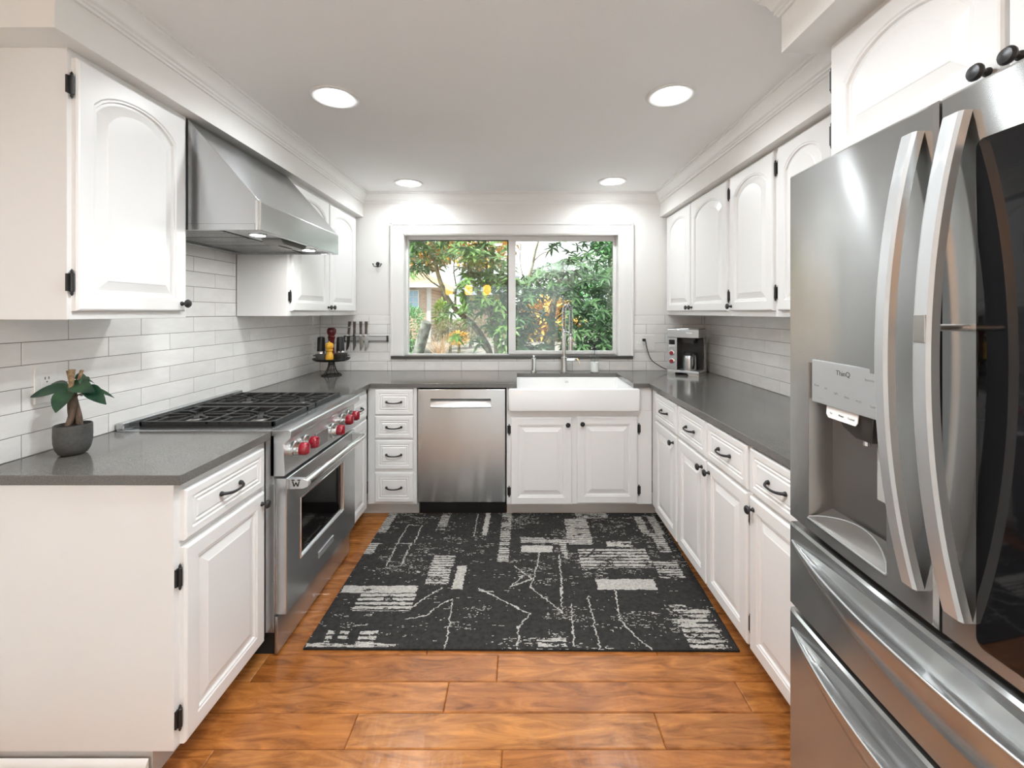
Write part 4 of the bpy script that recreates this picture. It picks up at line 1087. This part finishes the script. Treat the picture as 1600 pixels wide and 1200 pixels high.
# ------------------------------------------------------------------ spice stand and what stands on it
sy = 3.31; sx = (518 - CX) * sy / F; sz = 1.031
T = Thing('wire_stand', 'black wire pedestal stand in the back left corner', 'stand', (sx, sy, CT))
T.part('plate', MB().lathe([(.108, 0), (.126, .006), (.136, .018), (.133, .020), (.122, .010), (.107, .005), (.002, .005)], (sx, sy, sz - .005), 'z', 40), M['iron'])
wr_ = MB(); NW = 12
for k in range(NW):
    an = 2 * PI * k / NW
    wr_.tube([(sx + .92 * r * math.cos(an), sy + .92 * r * math.sin(an), CT + h_) for r, h_ in ((.070, .006), (.052, .020), (.036, .045), (.026, .075), (.021, .112))], .0024, 6)
T.part('leg', wr_, M['iron'])
T.part('base_ring', MB().tube([(sx + .070 * math.cos(2 * PI * k / 28), sy + .070 * math.sin(2 * PI * k / 28), CT + .0045) for k in range(28)], .004, 6, closed=True), M['iron'])
T.part('hoop', MB().tube([(sx + .037 * math.cos(2 * PI * k / 24), sy + .037 * math.sin(2 * PI * k / 24), CT + .045) for k in range(24)], .002, 6, closed=True).tube([(sx + .025 * math.cos(2 * PI * k / 24), sy + .025 * math.sin(2 * PI * k / 24), CT + .085) for k in range(24)], .002, 6, closed=True), M['iron'])
sz += .0005
def emill(px, y, label):
    x = (px - CX) * y / F
    T = Thing('pepper_grinder', label, 'grinder', (x, y, sz), 'black electric grinders on the wire stand')
    T.part('base', MB().lathe([(.030, 0), (.0315, .003), (.0315, .060), (.030, .063)], (x, y, sz)), M['chrome'])
    T.part('body', MB().lathe([(.0305, .063), (.0300, .075), (.0270, .160), (.0245, .170), (.015, .173), (.002, .174)], (x, y, sz)), M['black'])
emill(501.8, 3.37, 'black and steel grinder on the wire stand, beside the corner')
emill(531.8, 3.392, 'black and steel grinder on the wire stand, beside the knives')
y = 3.35; x = (518 - CX) * y / F
T = Thing('pepper_mill', 'tall dark red pepper mill on the wire stand', 'pepper mill', (x, y, sz))
T.part('body', MB().lathe([(.031, 0), (.031, .012), (.026, .022), (.021, .060), (.019, .100), (.021, .140), (.025, .165), (.028, .172), (.024, .178)], (x, y, sz)), M['redmill'])
T.part('head', MB().lathe([(.024, .178), (.023, .186), (.030, .198), (.0345, .212), (.033, .230), (.024, .242), (.008, .246), (.001, .247)], (x, y, sz)), M['redmill'])
y = 3.245; x = -1.404
T = Thing('pepper_mill', 'small yellow pepper mill on the wire stand', 'pepper mill', (x, y, sz))
T.part('body', MB().lathe([(.027, .010), (.029, .022), (.026, .045), (.019, .062), (.018, .070), (.025, .078), (.023, .086)], (x, y, sz)), M['yellow'])
T.part('head', MB().lathe([(.018, .086), (.028, .100), (.0295, .116), (.025, .130), (.012, .137), (.004, .138), (.004, .146), (.001, .147)], (x, y, sz)), M['yellow'])
T.part('base', MB().lathe([(.024, 0), (.024, .010), (.020, .011)], (x, y, sz)), M['chrome'])
y = 3.255; x = (503.5 - CX) * y / F - .004
T = Thing('small_pot', 'small grey lidless iron pot on the wire stand', 'pot', (x, y, sz), 'little iron pots on the wire stand')
T.part('bowl', MB().lathe([(.034, 0), (.040, .004), (.043, .030), (.045, .048), (.043, .050), (.040, .047), (.038, .008)], (x, y, sz), 'z', 28), mat('grey_iron', (.11, .105, .10), .35, .5))
T.part('handle', MB().tube([(x - .043, y - .012, sz + .038), (x - .058, y - .008, sz + .039), (x - .058, y + .008, sz + .039), (x - .043, y + .012, sz + .038)], .0035, 6).tube([(x + .043, y - .012, sz + .038), (x + .054, y - .008, sz + .039), (x + .054, y + .008, sz + .039), (x + .043, y + .012, sz + .038)], .0035, 6), M['iron'])
y = 3.300; x = -1.342
T = Thing('small_pot', 'small black lidded iron pot on the wire stand', 'pot', (x, y, sz), 'little iron pots on the wire stand')
T.part('bowl', MB().lathe([(.036, 0), (.043, .004), (.047, .030), (.049, .044), (.046, .045)], (x, y, sz), 'z', 28), M['castiron'])
T.part('lid', MB().lathe([(.050, .0455), (.050, .049), (.040, .054), (.012, .057), (.002, .0575)], (x, y, sz), 'z', 28), M['castiron'])
T.part('lid_knob', MB().lathe([(.004, .057), (.004, .063), (.010, .068), (.008, .074), (.001, .075)], (x, y, sz), 'z', 14), M['castiron'])
T.part('handle', MB().tube([(x + .047, y - .012, sz + .036), (x + .060, y - .008, sz + .037), (x + .060, y + .008, sz + .037), (x + .047, y + .012, sz + .036)], .0035, 6), M['castiron'])

# ------------------------------------------------------------------ coffee maker (local frame: front faces -y)
A_, B_ = Vector((1.165, 3.392)), Vector((1.351, 3.246))
wv = (B_ - A_).length; ang = math.atan2(B_.y - A_.y, B_.x - A_.x)
T = Thing('coffee_maker', 'stainless steel coffee maker with red knobs on the right worktop', 'coffee maker', (A_.x, A_.y, CT), rz=ang, local=True)
W_, D_, H_ = wv, .205, .358
m_ = MB()
m_.box(0, W_ * .315, 0, D_, .035, .285).box(W_ * .315, W_, D_ * .74, D_, .035, .285)
T.part('housing', m_, M['steelp'], bevel=0.002)
T.part('head', MB().box(0, W_, -.002, D_, .285, .350), M['steelp'], bevel=0.004)
T.part('top', MB().box(.003, W_ - .003, 0, D_ - .003, .350, H_), M['steeld'], bevel=0.004)
T.part('bay', MB().box(W_ * .316, W_ * .985, D_ * .60, D_ * .735, .040, .285).box(W_ * .45, W_ * .85, .02, D_ * .6, .268, .285).box(W_ * .5, W_ * .8, .03, D_ * .55, .245, .268), M['black'])
bp_ = MB().box(0, W_, -.002, D_, .018, .036)
T.part('base', bp_, M['steell'], bevel=0.003)
for x0_, x1_ in ((0, .055), (W_ - .075, W_)):
    T.part('foot', MB().prism([(x0_, .0), (x1_, .0), (x1_ + (.01 if x0_ == 0 else 0), .018), (x0_ - (.01 if x0_ else 0), .018)], 0, D_, 'y'), M['satin'])
T.part('display', MB().box(.014, .058, -.0015, .001, .232, .268), M['blackgloss'])
T.part('button_strip', MB().box(.014, .058, -.0018, .001, .213, .230), M['steell'])
for z in (.166, .104):
    k_ = T.part('knob', MB().lathe([(.014, .006), (.0145, .018), (.012, .021), (.001, .022)], (.036, 0, z), '-y', 20), M['red'])
    T.part('bezel', MB().lathe([(.0205, 0), (.0205, .006), (.015, .008)], (.036, 0, z), '-y', 24), M['chrome'], k_)
T.part('badge', MB().box(W_ * .62, W_ * .80, -.0045, -.0015, .316, .328), M['chrome'], bevel=0.001)
cx_, cy_ = W_ * .64, .060
ca = MB().lathe([(.050, .0375), (.052, .040), (.053, .060), (.052, .120), (.047, .148), (.045, .150)], (cx_, cy_, 0), 'z', 32)
kq = Matrix.Translation((A_.x, A_.y, CT)) @ Matrix.Rotation(ang, 4, 'Z')
cw = kq @ Vector((cx_, cy_, .0362))
T2 = Thing('coffee_carafe', 'steel thermal carafe inside the coffee maker', 'carafe', cw, rz=ang, local=True)
T2.part('flask', MB().lathe([(.046, 0), (.049, .003), (.050, .020), (.0495, .085), (.046, .112), (.044, .114)], (0, 0, 0), 'z', 32), M['steelp'])
T2.part('lid', MB().lathe([(.0455, .114), (.046, .128), (.040, .134), (.001, .135)], (0, 0, 0), 'z', 28), M['black'])
T2.part('handle', MB().tube([(.030, -.036, .122), (.045, -.055, .122), (.050, -.062, .105), (.049, -.060, .050), (.042, -.050, .022), (.032, -.038, .018)], .008, 8), M['black'])

pg = Vector((1.038, WB - .006, 1.166))
T = Thing('power_cord', 'black power cord plugged in beside the coffee maker', 'cord', pg)
end = kq @ Vector((-.004, .150, .012))
pts = [pg + Vector((0, -.018, .004)), pg + Vector((.006, -.030, -.003)), pg + Vector((.012, -.034, -.05)), pg + Vector((.022, -.038, -.10)), pg + Vector((.048, -.045, -.165)), pg + Vector((.10, -.060, -.200)), pg + Vector((.145, -.075, -.228)), Vector((end.x - .006, end.y - .01, CT + .012))]
def smooth(pts, it=2):
    for _ in range(it):
        q = [pts[0]]
        for a, b_ in zip(pts, pts[1:]): q += [a.lerp(b_, .25), a.lerp(b_, .75)]
        pts = q + [pts[-1]]
    return pts
T.part('cable', MB().tube(smooth(pts), .0036, 8), M['black'])
T.part('plug', MB().box(pg.x - .016, pg.x + .010, pg.y - .026, pg.y - .003, pg.z - .009, pg.z + .012), M['black'], bevel=0.004)

# ------------------------------------------------------------------ garden beyond the window
GZ = 0.30
M['ground'] = add_noise(mat('mulch', (.3, .3, .3), .95), 6, (.12, .115, .10), (.34, .325, .29), detail=8, bump=0.6)
struct('ground', MB().box(-40, 40, 3.9, 70, GZ - .2, GZ), M['ground'])
def leafmat(name, c0, c1, rough=.4):
    m = island_mat(name, rough, [c0, c1, tuple((a + b_) / 2 for a, b_ in zip(c0, c1)), tuple(min(1, a * 1.25) for a in c1)])
    b = m.node_tree.nodes['Principled BSDF']; b.inputs['Transmission Weight'].default_value = 0.0
    b.inputs['Subsurface Weight'].default_value = 0.0
    return m
M['rhodo'] = leafmat('rhododendron_leaf', (.030, .085, .022), (.13, .26, .07))
M['rhodod'] = leafmat('rhododendron_leaf_dark', (.026, .075, .034), (.10, .205, .085))
M['autumn'] = leafmat('autumn_leaf', (.55, .28, .03), (.66, .44, .10), .7)
M['lime'] = leafmat('lime_leaf', (.13, .26, .04), (.26, .40, .08), .6)
M['conifer'] = leafmat('conifer_leaf', (.06, .22, .08), (.16, .42, .16), .6)
M['heath'] = leafmat('heath_leaf', (.13, .16, .08), (.28, .26, .15), .8)
M['gbark'] = add_noise(mat('mossy_bark', (.16, .14, .09), .9), 14, (.10, .085, .06), (.26, .26, .15), bump=0.5)
M['twig'] = mat('tan_twig', (.55, .40, .26), .9)

def whorl(mb, c, n, ln, wd, rnd, tilt=None):
    c = Vector(c); ax = Vector((rnd.uniform(-.6, .6), rnd.uniform(-.9, .3), 1)).normalized()
    u = ax.orthogonal().normalized(); v = ax.cross(u); a0 = rnd.uniform(0, 6.28)
    for k in range(n):
        an = a0 + 2 * PI * k / n + rnd.uniform(-.2, .2); d = (u * math.cos(an) + v * math.sin(an)) + ax * rnd.uniform(-.15, .55)
        mb.leaf(c, d, ln * rnd.uniform(.75, 1.15), wd * rnd.uniform(.8, 1.15), rnd.uniform(.15, .55), .3, 3, up=ax)

def branch(mb, pts, r0, r1):
    pts = smooth([Vector(p) for p in pts], 1); n = len(pts)
    mb.tube(pts, [r0 + (r1 - r0) * i / (n - 1) for i in range(n)], 7)

rnd = random.Random(21)
# left tree
tr1 = MB()
branch(tr1, [P(800, 700, 6.3), P(768, 552, 6.2), P(743, 510, 6.1), P(720, 492, 6.0), P(700, 470, 5.9), P(685, 433, 5.9), P(681, 410, 5.9), P(667, 390, 5.8), P(655, 360, 5.8)], .055, .014)
branch(tr1, [P(712, 484, 6.0), P(711, 465, 6.05), P(713, 448, 6.1), P(735, 434, 6.2), P(745, 420, 6.2)], .020, .008)
branch(tr1, [P(692, 452, 5.9), P(668, 436, 5.8), P(656, 420, 5.7)], .013, .006)
branch(tr1, [P(713, 448, 6.1), P(708, 420, 6.1), P(712, 395, 6.1)], .010, .005)
f1 = MB()
for _ in range(230):
    px = rnd.uniform(628, 800); py = rnd.uniform(352, 440); Y = rnd.uniform(5.3, 6.6)
    if 642 < px < 700 and py > 424: continue
    if 690 < px < 735 and 402 < py < 445 and rnd.random() < .75: continue
    if px > 775 and py < 405 and rnd.random() < .7: continue
    whorl(f1, P(px, py, Y), rnd.randint(6, 9), .145, .042, rnd)
for px, py in ((690, 496), (703, 488), (735, 478), (722, 500), (745, 528), (750, 540), (741, 536), (760, 512), (768, 520), (714, 522), (735, 500), (700, 478), (752, 492), (757, 505), (728, 486)):
    whorl(f1, P(px + rnd.uniform(-5, 5), py + rnd.uniform(-5, 5), rnd.uniform(5.5, 6.2)), 8, .15, .044, rnd)
T = Thing('rhododendron', 'leaning rhododendron outside the left window pane, thin bent branches', 'tree', (P(800, 700, 6.3).x, 6.3, GZ), 'rhododendrons outside the window')
T.part('trunk', tr1, M['gbark']); T.part('foliage', f1, M['rhodo'], fixn=False)
# middle tree with the forked trunk
tr2 = MB()
branch(tr2, [P(786, 720, 5.9), P(779, 552, 5.8), P(774, 510, 5.8), P(764, 484, 5.7), P(757, 472, 5.7), P(748, 458, 5.7), P(736, 434, 5.7), P(731, 410, 5.6), P(726, 392, 5.6)], .062, .014)
branch(tr2, [P(774, 505, 5.8), P(783, 496, 5.8), P(797, 490, 5.9), P(820, 478, 6.0)], .030, .018)
branch(tr2, [P(757, 472, 5.7), P(763, 455, 5.8), P(768, 438, 5.9), P(771, 400, 5.9), P(770, 360, 5.9)], .026, .020)
branch(tr2, [P(772, 442, 5.9), P(783, 425, 5.9), P(794, 408, 5.9)], .011, .007)
branch(tr2, [P(771, 402, 5.9), P(782, 393, 5.9), P(795, 384, 5.9)], .008, .005)
branch(tr2, [P(762, 482, 5.7), P(776, 488, 5.6), P(792, 486, 5.6)], .010, .006)
f2 = MB()
for _ in range(140):
    px = rnd.uniform(722, 800); py = rnd.uniform(395, 520); Y = rnd.uniform(5.2, 6.4)
    if py > 480 and px < 765: continue
    whorl(f2, P(px, py, Y), rnd.randint(6, 9), .15, .044, rnd)
for px, py in ((734, 392), (742, 396), (748, 402), (735, 405), (780, 540), (790, 530), (792, 545), (786, 515)):
    whorl(f2, P(px, py, 5.5), 9, .16, .046, rnd)
T = Thing('rhododendron', 'rhododendron with thick forked trunk at middle of the window', 'tree', (P(786, 720, 5.9).x, 5.9, GZ), 'rhododendrons outside the window')
T.part('trunk', tr2, M['gbark']); T.part('foliage', f2, M['rhodo'], fixn=False)
# dense bush in the right pane
tr3 = MB(); f3 = MB()
branch(tr3, [P(862, 740, 6.8), P(861, 552, 6.7), P(862, 500, 6.7), P(868, 460, 6.7), P(880, 420, 6.7)], .075, .03)
branch(tr3, [P(812, 480, 6.0), P(820, 450, 6.0), P(831, 422, 6.0), P(836, 395, 6.0), P(842, 375, 6.0), P(846, 355, 6.0)], .026, .008)
branch(tr3, [P(829, 424, 6.0), P(850, 417, 6.0), P(872, 410, 6.0), P(886, 404, 6.1)], .014, .006)
branch(tr3, [P(832, 410, 6.0), P(846, 396, 6.0), P(862, 392, 6.0)], .009, .004)
branch(tr3, [P(822, 445, 6.0), P(815, 425, 6.0), P(812, 405, 6.0), P(814, 380, 6.0)], .008, .004)
branch(tr3, [P(863, 505, 6.7), P(876, 492, 6.6), P(888, 486, 6.5)], .02, .008)
for _ in range(860):
    px = rnd.uniform(796, 985); Y = rnd.uniform(5.4, 7.3)
    top = 440 - 40 * math.sin(min(1, max(0, (px - 806) / 110)) * PI / 2)
    py = rnd.uniform(top, 575)
    if 835 < px < 882 and 470 < py < 552 and rnd.random() < .80: continue
    if 896 < px < 930 and 475 < py < 520 and rnd.random() < .25: continue
    whorl(f3, P(px, py, Y), rnd.randint(6, 9), .145, .040, rnd)
for px, py in ((868, 383), (874, 378), (862, 388), (902, 385), (912, 380), (925, 384), (934, 378), (945, 385), (935, 392), (918, 395), (900, 402), (890, 395), (950, 372)):
    whorl(f3, P(px, py, 6.0), 7, .15, .042, rnd)
T = Thing('rhododendron', 'dense dark rhododendron filling the right window pane', 'tree', (P(862, 740, 6.8).x, 6.8, GZ), 'rhododendrons outside the window')
T.part('trunk', tr3, M['gbark']); T.part('foliage', f3, M['rhodod'], fixn=False)
# cut trunk
ct2 = MB(); a, b2 = P(640, 590, 5.9), P(667, 503, 5.7)
ct2.tube([a, a.lerp(b2, .5) + Vector((.01, 0, 0)), b2], [.085, .075, .068], 12)
p = P(630, 700, 5.9)
ct2.tube([Vector((p.x, p.y, GZ)), a], [.10, .085], 12)
single('cut_trunk', ct2, add_noise(mat('grey_bark', (.2, .22, .2), .9), 12, (.10, .11, .10), (.34, .38, .34), bump=0.5), 'grey leaning cut trunk at the lower left of the window', 'tree trunk', (p.x, 5.9, GZ))

def shrub(name, label, px, py, Y, rx, rz_, m, n, ln, wd, seed, group=None):
    c = P(px, py, Y); r = random.Random(seed); mb = MB()
    for _ in range(n):
        d = Vector((r.gauss(0, 1), r.gauss(0, 1), r.gauss(0, 1))).normalized() * (r.uniform(.55, 1.0))
        q = Vector((c.x + d.x * rx, Y + d.y * rx, max(GZ + .02, c.z + d.z * rz_)))
        dd = d + Vector((r.uniform(-.6, .6), r.uniform(-.6, .6), r.uniform(-.2, .6)))
        mb.leaf(q, dd, ln * r.uniform(.7, 1.3), wd, .2, .3, 2)
    T = Thing(name, label, 'shrub', (c.x, Y, GZ), group)
    T.part('foliage', mb, m, fixn=False)
    T.part('stem', MB().tube([(c.x, Y, GZ), (c.x + .03, Y, c.z)], [.05, .02], 7), M['gbark'])
shrub('shrub', 'rounded dense green shrub below the neighbour house window', 640, 515, 11.7, .55, .68, M['conifer'], 2600, .07, .035, 1, 'shrubs in the garden')
shrub('shrub', 'bright lime green shrub beside the neighbour house wall', 690, 490, 12.5, .24, .40, M['lime'], 520, .12, .06, 2, 'shrubs in the garden')
shrub('shrub', 'low olive shrub in front of the lime green shrub', 703, 516, 11.4, .46, .28, M['heath'], 2200, .07, .02, 3, 'shrubs in the garden')
shrub('shrub', 'low olive shrub behind the bent rhododendron branch', 735, 510, 13.4, .55, .38, M['heath'], 1900, .07, .02, 4, 'shrubs in the garden')
shrub('shrub', 'small yellow-leaved shrub on the gravel beside the bare shrub', 716, 528, 9.6, .26, .14, M['autumn'], 420, .06, .03, 5, 'shrubs in the garden')
c = P(687, 546, 10.0); tb = MB()
r = random.Random(8)
for _ in range(70):
    an = r.uniform(0, 6.28); sp = r.uniform(.08, .46); hh = r.uniform(.35, .62)
    b0 = Vector((c.x + r.uniform(-.10, .10), 10.0 + r.uniform(-.08, .08), GZ)); tp = b0 + Vector((math.cos(an) * sp, math.sin(an) * sp, hh))
    md = b0.lerp(tp, .5) - Vector((math.cos(an) * sp * .15, math.sin(an) * sp * .15, 0))
    tb.tube([b0, md, tp], [.006, .004, .002], 4)
single('bare_shrub', tb, M['twig'], 'bare tan twiggy shrub on the gravel', 'shrub', (c.x, 10.0, GZ))
single('garden_stone', MB().ball((P(718, 543, 10.2).x, 10.2, GZ + .05), .12, 10, (1.2, 1, .7)), mat('grey_stone', (.2, .21, .23), .8), 'small grey stone lying on the garden bed', 'stone', (P(718, 543, 10.2).x, 10.2, GZ))

# autumn trees far behind
def big_tree(label, px, py, Y, R, m, n, seed, h0=.9):
    c = P(px, py, Y); r = random.Random(seed); mb = MB()
    for _ in range(n):
        d = Vector((r.gauss(0, 1), r.gauss(0, 1), r.gauss(0, 1))).normalized() * (r.uniform(.3, 1.0) ** .5)
        q = Vector((c.x + d.x * R, Y + d.y * R * .7, c.z + d.z * R * h0))
        mb.leaf(q, (r.uniform(-1, 1), r.uniform(-1, 1), r.uniform(-1, 1)), r.uniform(.22, .40) if R > 1 else .2, .20, .2, .2, 2)
    T = Thing('autumn_tree' if m is M['autumn'] else 'garden_tree', label, 'tree', (c.x, Y, GZ), 'trees behind the neighbour house')
    T.part('crown', mb, m, fixn=False)
    T.part('trunk', MB().tube([(c.x, Y, GZ), (c.x, Y, c.z)], [.22, .08], 8), M['gbark'])
big_tree('yellow autumn tree above the neighbour house roof', 668, 366, 25, 2.2, M['autumn'], 2600, 31)
big_tree('yellow autumn tree behind the forked rhododendron', 752, 375, 33, 2.9, M['autumn'], 2600, 32)
big_tree('low yellow autumn tree behind the dense right-pane rhododendron', 854, 508, 17, 1.35, M['autumn'], 2000, 33)
big_tree('green tree at the upper right of the window', 955, 375, 21, 1.0, M['conifer'], 1800, 34)
big_tree('yellow-green tree at upper left of the window', 628, 385, 22.4, .8, M['lime'], 700, 35)
big_tree('dark green tree low behind the right end of the window', 935, 480, 27, 3.0, M['conifer'], 3200, 36)

# neighbour house
HYn = 16.0
hx1 = (668 - CX) * HYn / F; hz = CH + (488 - 449) * HYn / F
T = Thing('neighbour_house', 'brick neighbour house with tan roof seen through the left window pane', 'house', (hx1 - 3, HYn + 2.5, GZ))
brk = mat('pale_brick', (.6, .45, .35), .9)
nt, bb_, N, L = nodes(brk)
tb_ = N('ShaderNodeTexBrick'); tb_.inputs['Scale'].default_value = 4.0
tb_.inputs['Color1'].default_value = (.40, .25, .17, 1); tb_.inputs['Color2'].default_value = (.50, .38, .29, 1); tb_.inputs['Mortar'].default_value = (.5, .46, .41, 1)
tcn = N('ShaderNodeTexCoord'); mpn = N('ShaderNodeMapping'); mpn.inputs['Rotation'].default_value = (PI / 2, 0, 0)
L(tcn.outputs['Object'], mpn.inputs['Vector']); L(mpn.outputs[0], tb_.inputs['Vector']); L(tb_.outputs['Color'], bb_.inputs['Base Color'])
T.part('wall', MB().box(hx1 - 6, hx1, HYn, HYn + 5, GZ, hz), brk)
rx1 = hx1 + .55
T.part('roof', MB().loops([[(hx1 - 6.5, HYn - .55, hz + .10), (rx1, HYn - .55, hz + .10), (rx1, HYn + 5.5, hz + .10), (hx1 - 6.5, HYn + 5.5, hz + .10)], [(hx1 - 3.5, HYn + 2.4, hz + 1.5), (hx1 - 2.0, HYn + 2.4, hz + 1.5), (hx1 - 2.0, HYn + 2.6, hz + 1.5), (hx1 - 3.5, HYn + 2.6, hz + 1.5)]], True, True, True),
       add_noise(mat('tan_shingle', (.66, .5, .34), .9), 3, (.36, .25, .16), (.50, .38, .26), (1, 1, 6)))
T.part('eave', MB().box(hx1 - 6.5, rx1, HYn - .58, HYn + 5.5, hz - .03, hz + .11), mat('white_fascia', (.55, .56, .55), .6))
hw0, hw1 = (639 - CX) * HYn / F, (653 - CX) * HYn / F
wz0, wz1 = CH - (481 - 488) * -HYn / F * -1, CH + (488 - 455) * HYn / F
wz0 = CH + (488 - 481) * HYn / F
wd_ = T.part('window', MB().box(hw0 - .05, hw1 + .05, HYn - .05, HYn - .002, wz0 - .05, wz1 + .05), bpy.data.materials['white_fascia'])
T.part('window_pane', MB().box(hw0, hw1, HYn - .056, HYn - .051, wz0, wz1), mat('blue_glass', (.25, .42, .55), .05), wd_)
mu = MB().box((hw0 + hw1) / 2 - .012, (hw0 + hw1) / 2 + .012, HYn - .062, HYn - .057, wz0, wz1)
for k in (1, 2): mu.box(hw0, hw1, HYn - .062, HYn - .057, wz0 + (wz1 - wz0) * k / 3 - .01, wz0 + (wz1 - wz0) * k / 3 + .01)
T.part('muntin', mu, bpy.data.materials['white_fascia'], wd_)
T.part('corner_board', MB().box(hx1 - .02, hx1 + .12, HYn - .04, HYn + .10, GZ, hz - .03), bpy.data.materials['white_fascia'])
gx0, gx1 = (723 - CX) * 19 / F, (800 - CX) * 19 / F
T2 = Thing('garden_shed', 'low brown outbuilding behind the rhododendrons, right of the neighbour house', 'shed', ((gx0 + gx1) / 2, 20.5, GZ))
T2.part('wall', MB().box(gx0, gx1, 19, 22, GZ, CH + .75), add_noise(mat('brown_wall', (.42, .33, .27), .9), 2, (.17, .125, .10), (.25, .19, .15), (6, 1, .3)))
T2.part('roof', MB().prism([(18.6, CH + .75), (22.4, CH + .75), (20.5, CH + 1.75)], gx0 - .3, gx1 + .3, 'x'), add_noise(mat('grey_shingle', (.4, .42, .45), .9), 4, (.14, .165, .20), (.21, .235, .27)))
